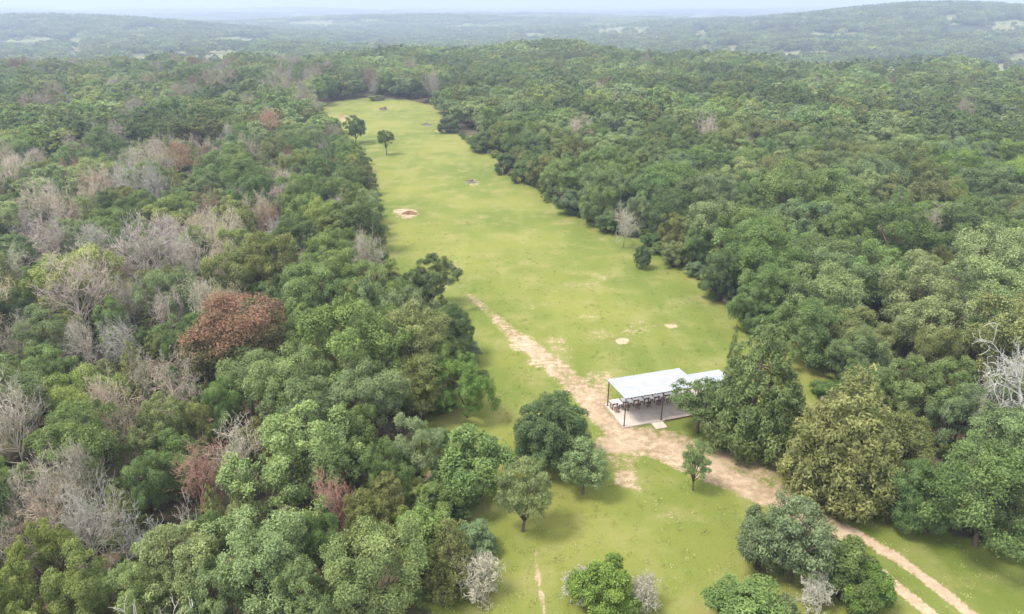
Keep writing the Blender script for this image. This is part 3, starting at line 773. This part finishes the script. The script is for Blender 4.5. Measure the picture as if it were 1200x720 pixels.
def spills(x, y, R, Ht):
    """whether a crown would stand in front of the open grass"""
    q = []
    for k in range(10):
        a = 6.283 * k / 10
        for zz, rr in ((.5, .95), (.8, .7)):
            u, v, f = pix(x + R * rr * math.cos(a), y + R * rr * math.sin(a), Ht * zz)
            if f > 5: q.append((u, v))
    q = np.array(q) if q else np.zeros((0, 2))
    return len(q) > 0 and bool((sdist(q[:, 0], q[:, 1], CPX) > 4).any())
pts = []
while cand < 15000:
    cand += 1
    y = 20 + (NEAR_END - 20) * math.sqrt(random.random())
    x = random.uniform(-1, 1) * (y * .82 + 26)
    pts.append((x, y))
sds = sdist(np.array([p[0] for p in pts]), np.array([p[1] for p in pts]))
for (x, y), s in zip(pts, sds):
    if s > -1.5: continue
    if math.hypot(x, y) > NEAR_END: continue
    left = x < (-8 - .1 * (y - 60))
    big = 1.0 if left else 1.2
    R = min(6.3, max(1.9, random.gauss(3.45, .95) * big))
    if -s < R * .72: continue
    u = random.random(); west = left and x < -.25 * y - 8
    edge = -s < R + 2.5
    v = float(nz(x, y, 26, 8))
    if left:
        pd = .2 if west and v > .5 else (.09 if west else .04)
        if u < pd:
            R *= .66; t = random.choice('ppptpr'); pr = barec(); kd = 'dead_tree'; Ht = R * 1.8 + 3.4
        elif u < pd + .14:
            R *= .72; t = random.choice('ooe'); pr = cedc(); kd = 'cedar_tree'; Ht = R * 1.6 + 3.6
        else:
            t = random.choice('gggyyslleoe' if v > .4 else 'gggsseldeo'); pr = skc() if edge else oakc(); kd = 'oak_tree'; Ht = R * 1.35 + 3.6
    else:
        if u < .014: t = 'p'; pr = barec(); kd = 'dead_tree'; R *= .6; Ht = R * 1.6 + 3.6
        elif u < .07: t = 'e'; pr = cedc(); kd = 'cedar_tree'; R *= .75; Ht = R * 1.6 + 3.6
        else: t = random.choice('ggssslleoeo' if v > .4 else 'ggssdeeol'); pr = skc() if edge else oakc(); kd = 'oak_tree'; Ht = R * 1.3 + 3.8
    Ht = min(13, Ht * random.uniform(.8, 1.2))
    if not free(x, y, R): continue
    if spills(x, y, R, Ht) or hides(x, y, R, Ht): continue
    PX.append((x, y, R))
    rec(x, y, R, Ht, t, pr, kd)

# bushes along the wood's edge
ed_n = 0
for i in range(len(CLEAR)):
    (ax, ay), (bx, by_) = CLEAR[i], CLEAR[(i + 1) % len(CLEAR)]
    L = math.hypot(bx - ax, by_ - ay)
    for k in range(int(L / 3.2)):
        t_ = (k + random.random()) / max(1, int(L / 3.2)); R = random.uniform(.8, 1.7); o_ = random.uniform(.2, 1.6)
        nx, ny = (by_ - ay) / L, -(bx - ax) / L
        x, y = ax + (bx - ax) * t_, ay + (by_ - ay) * t_
        sg = 1 if float(sdist(np.array([x + nx]), np.array([y + ny]))[0]) < 0 else -1
        x, y = x + sg * nx * o_, y + sg * ny * o_
        if not (20 < y < 240) or not in_frame(x, y, R, 1) or not free(x, y, R, .42): continue
        PX.append((x, y, R)); rec(x, y, R, R * random.uniform(1.1, 1.8), random.choice('gesogeyd'), random.choice(['shrub0', 'shrub1', 'shrub2']), 'shrub')
# thin young growth in the gaps
for (x, y), s in zip(pts[:9000], sds[:9000]):
    R = random.uniform(1.2, 2.1)
    if s > -2 or -s < R or math.hypot(x, y) > 150 or random.random() < .5: continue
    Ht = R * 1.4 + random.uniform(1.2, 3.2)
    if not free(x, y, R, .74) or spills(x, y, R, Ht): continue
    PX.append((x, y, R)); rec(x, y, R, Ht, random.choice('ggeeoys'), random.choice(['oak6', 'oak3', 'skirt3', 'airy0']), 'oak_tree'); TREES[-1]['under'] = True

# which become objects of their own: those that show largest; the rest join the woodland
quota = dict(oak_tree=290, cedar_tree=110, dead_tree=110)
for i, t in enumerate(TREES):
    f = pix(t['x'], t['y'], t['H'] * .6)[2]
    t['size'] = t['R'] / max(f, 1); t['hand'] = i < hand_n
    t['vis'] = in_frame(t['x'], t['y'], t['R'], t['H'] * .6)
cnt = {}
for t in sorted(TREES, key=lambda t: (not t['hand'], math.hypot(t['x'], t['y']))):
    k = t['kind']; t['solo'] = False
    if t.get('under') or (not t['hand'] and not t['vis']): continue
    if cnt.get(k, 0) >= quota.get(k, 999): continue
    cnt[k] = cnt.get(k, 0) + 1; t['solo'] = True

# labels that tell the crowns apart: look, and place next to a landmark
LANDS = [(t['land'], t['x'], t['y']) for t in TREES if t['land']]
LOOK = dict(c='dark olive', g='mid green', y='yellow-green', l='pale green', d='dark green', s='sage green', b='bright green', o='olive', e='deep green', p='pinkish-grey', r='reddish-brown', t='tan', w='whitish', u='rust-brown', k='dark')
KW = dict(oak_tree='oak', cedar_tree='cedar', dead_tree='leafless tree', young_tree='young tree', shrub='bush', dead_shrub='dry shrub')
DIRS = ['right of', 'beyond and right of', 'beyond', 'beyond and left of', 'left of', 'before and left of', 'before', 'before and right of']
ORD = ['nearest', 'second', 'third', 'fourth', 'fifth', 'sixth', 'seventh', 'eighth', 'ninth', 'tenth', 'eleventh', 'twelfth', 'thirteenth', 'fourteenth', 'fifteenth', 'sixteenth', 'seventeenth', 'eighteenth', 'nineteenth', 'twentieth']
cells = {}
for t in TREES:
    if not t['solo'] or t['label']: continue
    l = min(LANDS, key=lambda l: math.hypot(l[1] - t['x'], l[2] - t['y']))
    dx, dy = t['x'] - l[1], t['y'] - l[2]
    s = int(round(math.atan2(dy, dx) / (math.pi / 4))) % 8
    cells.setdefault((l[0], s), []).append((math.hypot(dx, dy), id(t), t))
for (ln, s), v in cells.items():
    v.sort(key=lambda q: (q[0], q[1]))
    for i, (d, _, t) in enumerate(v):
        shape = ('tall ' if t['H'] / t['R'] > 2.9 else 'broad ' if t['R'] > 4.2 else 'small ' if t['R'] < 2.6 else '')
        t['label'] = f"{shape}{LOOK[t['tint']]} {KW[t['kind']]}, {ORD[min(i, 19)]} crown {DIRS[s]} {ln}"
GRP = dict(oak_tree='oaks of the wood', cedar_tree='cedars of the wood', dead_tree='dead trees of the wood', young_tree='young trees on the grass', shrub='bushes at the meadow edge', dead_shrub='dry shrubs')
CAT = dict(oak_tree='tree', cedar_tree='tree', dead_tree='tree', young_tree='tree', shrub='bush', dead_shrub='bush')

def jit_tint(t):
    c = np.array(TINT[t]) * LEAF_GAIN; v = random.uniform(.84, 1.18)
    c = c * v * np.array([random.uniform(.93, 1.08), 1, random.uniform(.9, 1.12)])
    return [float(q) for q in c]

wood_pts = {}      # proto -> list of (x, y, z, rz, sx, sy, sz, tint)
def to_wood(pr, x, y, z, rz, s, tint): wood_pts.setdefault(pr, []).append((x, y, z, rz, *s, *tint))

for t in TREES:
    z = float(terr(t['x'], t['y'])); tint = jit_tint(t['tint'])
    s = (t['R'] / R0 * random.uniform(.93, 1.07), t['R'] / R0 * random.uniform(.93, 1.07), t['H'] / H0)
    if not t['solo']:
        to_wood(t['proto'], t['x'], t['y'], z, t['rz'], s, tint); continue
    e = empty(t['kind'], (t['x'], t['y'], z), t['rz']); e.scale = s
    tag(e, t['label'], CAT[t['kind']], GRP[t['kind']])
    p = PROTO[t['proto']]
    dead = t['kind'] in ('dead_tree', 'dead_shrub')
    c = link('branches' if dead else 'crown', p['crown'], e); c['tint'] = tint
    k = link('stem' if t['kind'] == 'shrub' else 'trunk', p['trunk'], e); k['tint'] = tint

# the wood farther off
def jgrid(r0, r1, cell, seed, wide=.86, add=30):
    r = np.random.default_rng(seed)
    ys = np.arange(10, r1, cell); out = []
    for j, y in enumerate(ys):
        w = y * wide + add; xs = np.arange(-w, w, cell) + (cell / 2 if j % 2 else 0)
        out.append(np.stack([xs + r.normal(0, cell * .22, len(xs)), y + r.normal(0, cell * .22, len(xs))], 1))
    P = np.concatenate(out); d = np.hypot(P[:, 0], P[:, 1])
    return P[(d > r0) & (d < r1)], r
GT = np.array([TINT[k] for k in 'ggssleeody']) * LEAF_GAIN
def far_fill(r0, r1, cell, seed, protos, scale, dead=0., sq=1.):
    P, r = jgrid(r0, r1, cell, seed)
    if r0 < 420: P = P[sdist(P[:, 0], P[:, 1]) < -2.8]
    P = P[(in_field(P[:, 0], P[:, 1]) < .5) | (r.random(len(P)) < .02)]
    if r0 > 400: P = P[(nz(P[:, 0], P[:, 1], 190, 4) < .93)]
    Z = terr(P[:, 0], P[:, 1])
    big = nz(P[:, 0], P[:, 1], 45 if r0 < 600 else 160, 6)
    for i in range(len(P)):
        x, y = P[i]
        k = GT[r.integers(len(GT))] * (.62 + .72 * big[i]) * (r.uniform(.8, 1.2) if r0 < 400 else r.uniform(.6, 1.35))
        pr = protos[r.integers(len(protos))]
        s = scale * (r.uniform(.72, 1.25) if r0 < 400 else r.uniform(.6, 1.55)); sz = scale * sq * r.uniform(.75, 1.15)
        west = x < -.22 * y - 10
        if dead and r.random() < (dead if west else dead * .12):
            pr = BARE[r.integers(4)]; k = np.array(TINT['pprtp'[r.integers(5)]]); s *= .75
        elif dead and r.random() < .1: pr = 'cedarmid'; k = np.array(TINT['o']); s *= .75
        to_wood(pr, x, y, Z[i], r.uniform(0, 6.28), (s, s, sz), k)
MID = ['oakmid%d' % k for k in range(7)] + ['skirtmid%d' % k for k in range(2)]
far_fill(NEAR_END, 480, 6.5, 41, MID, 1.08, dead=.09)
far_fill(480, 1900, 8.2, 42, ['oakfar%d' % k for k in range(7)], 1.22)
far_fill(1900, 9500, 66, 43, ['patch0', 'patch1', 'patch2'], 1.0)

PH = {}
def holder(pr):
    """mesh of one prototype as the scatter reads it (crown and trunk in one geometry)"""
    if pr not in PH:
        PH[pr] = [bpy.data.objects.new(pr + '_' + k, PROTO[pr][k]) for k in ('crown', 'trunk') if PROTO[pr][k] is not None]
    return PH[pr]

def scatter(name, table, label, cat):
    V, rot, scl, tin, pid = [], [], [], [], []
    for i, (pr, rows) in enumerate(table.items()):
        a = np.array(rows); V.append(a[:, :3]); rot.append(np.stack([0 * a[:, 3], 0 * a[:, 3], a[:, 3]], 1)); scl.append(a[:, 4:7]); tin.append(a[:, 7:10]); pid.append(np.full(len(a), i))
    V, rot, scl, tin, pid = map(np.concatenate, (V, rot, scl, tin, pid))
    me = bpy.data.meshes.new(name); me.vertices.add(len(V)); me.vertices.foreach_set('co', V.astype(np.float32).ravel())
    for nm, ty, key, dat in (('rot', 'FLOAT_VECTOR', 'vector', rot), ('scl', 'FLOAT_VECTOR', 'vector', scl)):
        a = me.attributes.new(nm, ty, 'POINT'); a.data.foreach_set(key, dat.astype(np.float32).ravel())
    a = me.attributes.new('tint', 'FLOAT_COLOR', 'POINT'); a.data.foreach_set('color', np.concatenate([tin, np.ones((len(tin), 1))], 1).astype(np.float32).ravel())
    a = me.attributes.new('pid', 'INT', 'POINT'); a.data.foreach_set('value', pid.astype(np.int32))
    o = tag(link(name, me), label, cat, kind='stuff')
    g = bpy.data.node_groups.new(name, 'GeometryNodeTree')
    g.interface.new_socket('Geometry', in_out='INPUT', socket_type='NodeSocketGeometry'); g.interface.new_socket('Geometry', in_out='OUTPUT', socket_type='NodeSocketGeometry')
    gi, go = g.nodes.new('NodeGroupInput'), g.nodes.new('NodeGroupOutput'); jn = g.nodes.new('GeometryNodeJoinGeometry')
    def named(n, t):
        q = g.nodes.new('GeometryNodeInputNamedAttribute'); q.data_type = t; q.inputs['Name'].default_value = n; return q.outputs['Attribute']
    aR, aS, aI = named('rot', 'FLOAT_VECTOR'), named('scl', 'FLOAT_VECTOR'), named('pid', 'INT')
    e2r = g.nodes.new('FunctionNodeEulerToRotation'); g.links.new(aR, e2r.inputs[0])
    for i, pr in enumerate(table):
        j2 = g.nodes.new('GeometryNodeJoinGeometry')
        for ob in holder(pr):
            oi = g.nodes.new('GeometryNodeObjectInfo'); oi.inputs['Object'].default_value = ob; oi.inputs['As Instance'].default_value = False
            g.links.new(oi.outputs['Geometry'], j2.inputs[0])
        gti = g.nodes.new('GeometryNodeGeometryToInstance'); g.links.new(j2.outputs[0], gti.inputs[0])
        cmp_ = g.nodes.new('FunctionNodeCompare'); cmp_.data_type = 'INT'; cmp_.operation = 'EQUAL'
        ia = [s for s in cmp_.inputs if s.type == 'INT']; g.links.new(aI, ia[0]); ia[1].default_value = i
        ip = g.nodes.new('GeometryNodeInstanceOnPoints')
        g.links.new(gi.outputs[0], ip.inputs['Points']); g.links.new(cmp_.outputs[0], ip.inputs['Selection']); g.links.new(j2.outputs[0], ip.inputs['Instance'])
        g.links.new(e2r.outputs[0], ip.inputs['Rotation']); g.links.new(aS, ip.inputs['Scale'])
        g.links.new(ip.outputs[0], jn.inputs[0])
    g.links.new(jn.outputs[0], go.inputs[0])
    md = o.modifiers.new('scatter', 'NODES'); md.node_group = g
    return o
scatter('woodland', wood_pts, 'continuous green oak woods running back from the clearing to the far hills', 'woodland')

# low growth under the trees
ug = {}
P, r = jgrid(0, 150, 2.6, 51)
sd = sdist(P[:, 0], P[:, 1])
for i in range(len(P)):
    if sd[i] > -1.2 + 1.5 * r.random(): continue
    if r.random() < .1: continue
    k = np.array(TINT['ggeooyt'[r.integers(7)]]) * r.uniform(.6, 1.0)
    s = r.uniform(.16, .38)
    ug.setdefault('weed', []).append((P[i, 0], P[i, 1], float(terr(*P[i])), r.uniform(0, 6.28), s, s, s * r.uniform(.35, .8), *k))
scatter('undergrowth', ug, 'low weedy undergrowth and saplings on the wood floor', 'undergrowth')

# grass tufts on the near clearing
def tuft(key, seed, n=16):
    r = np.random.default_rng(seed); V = []
    for i in range(n):
        a = r.uniform(0, 6.28); p = np.array([r.normal(0, .22), r.normal(0, .22), 0]); h = r.uniform(.12, .3); w = np.array([-math.sin(a), math.cos(a), 0]) * r.uniform(.02, .04)
        ln = np.array([math.cos(a), math.sin(a), 0]) * h * r.uniform(.2, .8)
        V += [p - w, p + w, p + ln + w * .3 + np.array([0, 0, h]), p + ln - w * .3 + np.array([0, 0, h])]
    add_proto(key, quads_mesh(key, np.array(V), [M_LEAF], r.random(n)), None)
for k in range(3): tuft('tuft%d' % k, 60 + k)
gt = {}
P, r = jgrid(24, 135, .5, 52, wide=.66, add=22)
sd = sdist(P[:, 0], P[:, 1])
bare_m = np.maximum.reduce([line_mask(P[:, 0], P[:, 1], q) for q in (TRACK, RUT_A, RUT_B, SPUR, RED, BROWN, FOOT, UPPER)] + [spot_mask(P[:, 0], P[:, 1], 4), spot_mask(P[:, 0], P[:, 1], 5)])
keep = (sd > -1) & (r.random(len(P)) > bare_m * 1.25 - .05) & (r.random(len(P)) < (.25 + .75 * nz(P[:, 0], P[:, 1], 2.5, 15)) * .38 * (1 - .93 * sstep(48, 130, P[:, 1])))
P = P[keep]; dry = nz(P[:, 0], P[:, 1], 7, 12)
U0, V0 = np.array([.957, .29]), np.array([-.29, .957]); PO = np.array([10.45, 53.95])
for i in range(len(P)):
    q = P[i] - PO
    if -.3 < q @ U0 < 12 and -1.3 < q @ V0 < 4.6: continue
    c = np.array([.118, .16, .034]) * (1 - dry[i]) + np.array([.205, .205, .07]) * dry[i]
    c = c * r.uniform(1.35, 1.9); s = r.uniform(.45, .9)
    gt.setdefault('tuft%d' % r.integers(3), []).append((P[i, 0], P[i, 1], float(terr(*P[i])), r.uniform(0, 6.28), s, s, s * r.uniform(.35, .75), *c))
scatter('grass', gt, 'tufts of yellow-green grass on the near clearing', 'grass')

# ------------------------------------------------------------------ pavilion
M_ROOF = None
def roof_material():
    m, nt, nd, lk = new_mat('white_sheet_metal')
    tc = nd.new('ShaderNodeTexCoord')
    n1 = noise(nt, .9, 4, .6, tc.outputs['Object'])
    mp = nd.new('ShaderNodeMapping'); mp.inputs['Scale'].default_value = (6, .25, 1); lk.new(tc.outputs['Object'], mp.inputs['Vector'])
    n2 = noise(nt, 1.5, 3, .6, mp.outputs[0])
    col = mix_c(nt, ramp01(nt, n1, .35, .7), (.255, .26, .276), (.315, .32, .337))
    col = mix_c(nt, math_n(nt, 'MULTIPLY', ramp01(nt, n2, .58, .8), .35), col, (.5, .47, .44))
    b = nd.new('ShaderNodeBsdfPrincipled'); lk.new(col, b.inputs['Base Color']); b.inputs['Roughness'].default_value = .38; b.inputs['Metallic'].default_value = .15
    o = nd.new('ShaderNodeOutputMaterial'); lk.new(b.outputs[0], o.inputs[0])
    return m
M_ROOF = roof_material()
M_CONC = plain('concrete', (.47, .40, .34), .9, .2, 1.1, .2, (.38, .315, .265), bump=.1)
M_STEEL = plain('dark_steel', (.10, .068, .055), .6, .4, 4, .4)
M_BROWN = plain('brown_timber', (.17, .10, .07), .8, .3, 6, .45)
M_TOP = plain('white_board', (.74, .71, .69), .6, .3, 2, .15)
M_EARTH = plain('dry_earth', (.30, .22, .15), .95, .1, 1.3, .4, (.20, .13, .09), bump=.5)
M_ASH = plain('grey_ash', (.22, .205, .19), .95, .1, 2.0, .4, bump=.5)

pv_z = float(terr(*PO))
pav = tag(empty('pavilion', (PO[0], PO[1], pv_z), math.atan2(.29, .957)), 'open pavilion with white metal roofs on a concrete slab beside the dirt track', 'pavilion')
b = MB(); b.box((5.6, 2.0, .0), (11.4, 4.3, .34)); link('slab', b.mesh('slab', M_CONC), pav)
b = MB(); b.box((3.35, -.68, -.02), (1.15, 1.05, .26)); link('apron', b.mesh('apron', M_CONC), pav)
b = MB(); b.box((7.75, -.20, .0), (7.1, .09, .40)); link('edge_board', b.mesh('edge_board', M_BROWN), pav)
def sheet(u0, u1, v0, v1, zf, zb, th=.035, pitch=.34):
    """ribbed sheet roof, falling from zf at the front to zb at the back"""
    n = int((u1 - u0) / pitch); prof = []
    for i in range(n):
        u = u0 + (u1 - u0) * i / n; w = (u1 - u0) / n
        prof += [(u, 0), (u + w * .62, 0), (u + w * .72, .028), (u + w * .9, .028)]
    prof.append((u1, 0)); m = len(prof)
    V = [(u, v, z + h + k) for k in (0, -th) for (v, z) in ((v0, zf), (v1, zb)) for (u, h) in prof]
    F = []
    for i in range(m - 1):
        F.append((i, i + 1, m + i + 1, m + i)); F.append((2 * m + i, 3 * m + i, 3 * m + i + 1, 2 * m + i + 1))
        F.append((i, 2 * m + i, 2 * m + i + 1, i + 1)); F.append((m + i, m + i + 1, 3 * m + i + 1, 3 * m + i))
    F += [(0, m, 3 * m, 2 * m), (m - 1, 3 * m - 1, 4 * m - 1, 2 * m - 1)]
    return V, F
def sheet_obj(name, parent, *a):
    V, F = sheet(*a); me = bpy.data.meshes.new(name); me.from_pydata(V, [], F); me.materials.append(M_ROOF); me.update(); return link(name, me, parent)
rf = sheet_obj('roof', pav, -.12, 7.72, -.12, 3.95, 3.27, 3.05)
ar = sheet_obj('roof', pav, 8.05, 11.7, -.35, 3.0, 2.95, 2.75)
ar['label'] = 'lower narrower white roof at the right end'
for (v, zz) in ((0.04, 3.16), (3.78, 2.96)):
    b = MB(); b.box((3.8, v, zz), (7.6, .09, .13)); link('beam', b.mesh('beam', M_STEEL), rf)
for (v, zz) in ((-.2, 2.83), (2.85, 2.65)):
    b = MB(); b.box((9.87, v, zz), (3.5, .08, .12)); link('beam', b.mesh('beam', M_STEEL), ar)
for (u, v, h) in ((.05, .05, 3.1), (3.9, -.3 + .34, 3.1), (7.6, .05, 3.1), (.05, 3.78, 2.9), (3.9, 3.78, 2.9), (7.6, 3.78, 2.9), (11.5, -.2 + .2, 2.8), (11.5, 2.85, 2.6), (8.2, 2.85, 2.6)):
    b = MB(); b.box((u, v, h / 2 + .08), (.085, .085, h - .16)); b.box((u, v, .18), (.2, .2, .02)); link('post', b.mesh('post', M_STEEL), pav)

ORDB = ['leftmost white-topped bench table under the pavilion roof, out past the roof edge', 'second white-topped bench table from the left under the pavilion roof', 'third white-topped bench table from the left under the pavilion roof',
        'fourth white-topped bench table from the left under the pavilion roof', 'fifth white-topped bench table, near the middle of the pavilion', 'sixth white-topped bench table, partly behind the leafy tree']
def bench(i, u, v, rz):
    p = PO + U0 * u + V0 * v
    e = tag(empty('bench_table', (p[0], p[1], pv_z + .17), math.atan2(.29, .957) + rz), ORDB[i], 'bench table', 'bench tables under the pavilion')
    b = MB(); b.box((0, .12, .80), (.98, .62, .05)); b.box((.27, -.36, .80), (.42, .35, .05)); link('table_top', b.mesh('table_top', M_TOP), e)
    for sx in (-.36, .36):
        b = MB(); b.box((sx, .12, .03), (.09, .6, .06)); b.box((sx, -.08, .40), (.09, .09, .68)); b.box((sx, .34, .40), (.09, .09, .68)); b.box((sx, .13, .73), (.09, .33, .09)); link('leg', b.mesh('leg', M_BROWN), e)
    b = MB(); b.box((0, .13, .45), (.62, .07, .1)); link('stretcher', b.mesh('stretcher', M_BROWN), e)
    b = MB(); b.box((-.2, -.55, .44), (.36, .36, .05)); 
    for sx in (-.33, -.07):
        for sy in (-.68, -.42): b.box((sx, sy, .21), (.05, .05, .41))
    link('stool', b.mesh('stool', M_BROWN), e)
for i in range(6): bench(i, .55 + i * 1.13, 3.0, random.uniform(-.05, .05))

# ------------------------------------------------------------------ heaps out on the meadow
def heap(name, px, py, wx, wy, h, mat, label, cat, seed, sticks=0):
    x, y = at(px, py); r = np.random.default_rng(seed); z = float(terr(x, y))
    n, m = 22, 8; V, F = [], []
    for j in range(m + 1):
        t = j / m
        for i in range(n):
            a = 6.283 * i / n; q = (1 - t) * (1 + .12 * math.sin(3 * a + seed) + r.normal(0, .035))
            V.append((wx * q * math.cos(a), wy * q * math.sin(a), -.06 + h * (1 - (1 - t) ** 2) ** 1.3 + r.normal(0, .035) * (t > 0)))
    for j in range(m):
        for i in range(n): F.append((j * n + i, j * n + (i + 1) % n, (j + 1) * n + (i + 1) % n, (j + 1) * n + i))
    me = bpy.data.meshes.new(name); me.from_pydata(V, [], F); me.materials.append(mat); me.update()
    if not sticks:
        o = link(name, me); o.location = (x, y, z); return tag(o, label, cat)
    e = tag(empty(name, (x, y, z)), label, cat); link('ash_bed', me, e)
    b = MB()
    for _ in range(sticks):
        p = np.array([r.normal(0, wx * .4), r.normal(0, wy * .4), h * r.uniform(.3, 1.0)]); d = unit(r.normal(size=3) * np.array([1, 1, .35])) * r.uniform(.5, 1.3)
        b.tube([tuple(p - d), tuple(p + r.normal(0, .06, 3)), tuple(p + d)], [.07, .06, .03], 5)
    link('branches', b.mesh('branches', M_BROWN), e)
    return e
heap('earth_mound', 480, 251, 1.7, 1.0, .55, plain('red_earth', (.20, .105, .07), .95, .1, 2, .4, bump=.5), 'low red-brown earth mound in a pale sand ring on the left meadow', 'earth mound', 3)
heap('burn_pile', 553, 214, 1.5, .9, .5, M_ASH, 'grey burnt brush pile on a pale spot in mid meadow', 'brush pile', 4, 14)
heap('burn_pile', 501, 147, 2.0, 1.0, .45, M_ASH, 'flat grey brush pile right of the slim tree in the far meadow', 'brush pile', 5, 16)
heap('brush_pile', 449, 129, 1.4, 1.0, .9, M_ASH, 'small dark brush pile alone at the far end of the meadow', 'brush pile', 6, 26)
heap('earth_mound', 402, 137, 2.6, 1.3, .6, M_EARTH, 'pinkish earth mound at the far left corner of the meadow', 'earth mound', 7)
# felled logs by the right edge
x, y = at(912, 409); e = tag(empty('log_pile', (x, y, float(terr(x, y))), .4), 'pile of dark cut logs at the meadow edge behind the tall cedar', 'log pile')
for k, (dy, dz, L) in enumerate(((-.3, .15, 1.5), (.02, .16, 1.7), (.34, .14, 1.3), (-.14, .42, 1.4), (.2, .43, 1.2))):
    b = MB(); b.tube([(-L / 2, dy, dz), (0, dy + .03, dz + .01), (L / 2, dy, dz)], [.16, .15, .14], 8); link('log', b.mesh('log', M_BROWN, True), e)

# ------------------------------------------------------------------ far houses
M_WALLS, M_RED = plain('pale_wall', (.70, .70, .68), .8, .3, .3, .1), plain('grey_roof', (.74, .75, .77), .6, .3, .3, .1)
def house(px, py, w, d, h, label):
    x, y = at(px, py, -3); z = float(terr(x, y))
    e = tag(empty('farm_house', (x, y, z), random.uniform(-.5, .5)), label, 'house', 'far farm buildings')
    b = MB(); b.box((0, 0, h / 2), (w, d, h)); link('wall', b.mesh('wall', M_WALLS), e)
    V = [(-w / 2 - .5, -d / 2 - .5, h), (w / 2 + .5, -d / 2 - .5, h), (w / 2 + .5, d / 2 + .5, h), (-w / 2 - .5, d / 2 + .5, h), (-w / 2 - .5, 0, h + d * .3), (w / 2 + .5, 0, h + d * .3)]
    me = bpy.data.meshes.new('roof'); me.from_pydata(V, [], [(0, 1, 5, 4), (2, 3, 4, 5), (0, 4, 3), (1, 2, 5), (3, 2, 1, 0)]); me.materials.append(M_RED); link('roof', me, e)
house(525, 44.5, 14, 10, 5, 'white far house, left one of two in the woods beyond the meadow')
house(551, 43.5, 15, 9, 5, 'white far house, right one of two in the woods beyond the meadow')
house(92, 64, 9, 8, 5, 'small white house at the foot of the pale far lane')

# ------------------------------------------------------------------ air
b = MB(); b.box((0, 7000, 45), (34000, 18000, 150))
def haze_mat():
    m, nt, nd, lk = new_mat('haze_air')
    v = nd.new('ShaderNodeVolumePrincipled'); v.inputs['Color'].default_value = (.56, .655, .84, 1); v.inputs['Density'].default_value = HAZE_D; v.inputs['Anisotropy'].default_value = .2
    o = nd.new('ShaderNodeOutputMaterial'); lk.new(v.outputs[0], o.inputs['Volume'])
    return m
HAZE_D = .00043
tag(link('haze', b.mesh('haze', haze_mat())), 'thin bluish haze over the far woods and hills', 'haze', kind='stuff')

# ------------------------------------------------------------------ light
SUN_EL, SUN_AZ = 62, 250     # compass: 0 = +Y, clockwise; light comes from the left and a little behind
w = bpy.data.worlds.new('World'); scene.world = w; w.use_nodes = True
nt = w.node_tree; nt.nodes.clear()
sky = nt.nodes.new('ShaderNodeTexSky'); sky.sky_type = 'NISHITA'; sky.sun_disc = False
sky.sun_elevation = math.radians(SUN_EL); sky.sun_rotation = math.radians(SUN_AZ); sky.dust_density = 3.0; sky.air_density = 1.0; sky.altitude = 100
tc = nt.nodes.new('ShaderNodeTexCoord')
mp = nt.nodes.new('ShaderNodeMapping'); mp.inputs['Scale'].default_value = (1, 1, 5); nt.links.new(tc.outputs['Generated'], mp.inputs['Vector'])
cn = noise(nt, 2.2, 6, .6, mp.outputs[0])
col = mix_c(nt, math_n(nt, 'MULTIPLY_ADD', ramp01(nt, cn, .38, .62), .25, .7), sky.outputs[0], (9.6, 10.0, 10.6))
bg = nt.nodes.new('ShaderNodeBackground'); bg.inputs['Strength'].default_value = .068
nt.links.new(col, bg.inputs['Color'])
wo = nt.nodes.new('ShaderNodeOutputWorld'); nt.links.new(bg.outputs[0], wo.inputs[0])
sl = bpy.data.lights.new('sun', 'SUN'); sl.energy = 1.5; sl.angle = math.radians(14); sl.color = (1, .955, .88)
so = bpy.data.objects.new('sun', sl); COL.objects.link(so)
az, el = math.radians(SUN_AZ), math.radians(SUN_EL)
sd_ = Vector((math.sin(az) * math.cos(el), math.cos(az) * math.cos(el), math.sin(el)))
so.rotation_euler = (-sd_).to_track_quat('-Z', 'Y').to_euler(); so.location = (-60, 0, 120)

# ------------------------------------------------------------------ camera and render settings
cd = bpy.data.cameras.new('camera'); cam = bpy.data.objects.new('camera', cd); COL.objects.link(cam)
cam.location = (0, 0, CAM_H); cam.rotation_euler = (math.pi / 2 - PITCH, 0, 0)
cd.sensor_width = 36; cd.lens = 24; cd.clip_end = 40000; cd.clip_start = .5
scene.camera = cam
scene.view_settings.view_transform = 'Standard'; scene.view_settings.look = 'None'; scene.view_settings.exposure = 1.93; scene.view_settings.gamma = 1
c = scene.cycles
c.max_bounces = 8; c.diffuse_bounces = 4; c.glossy_bounces = 1; c.transmission_bounces = 5; c.transparent_max_bounces = 6; c.volume_bounces = 0
c.caustics_reflective = False; c.caustics_refractive = False
c.use_denoising = True
print('TREES', len(TREES), cnt, 'wood', sum(len(v) for v in wood_pts.values()), 'grass', sum(len(v) for v in gt.values()))
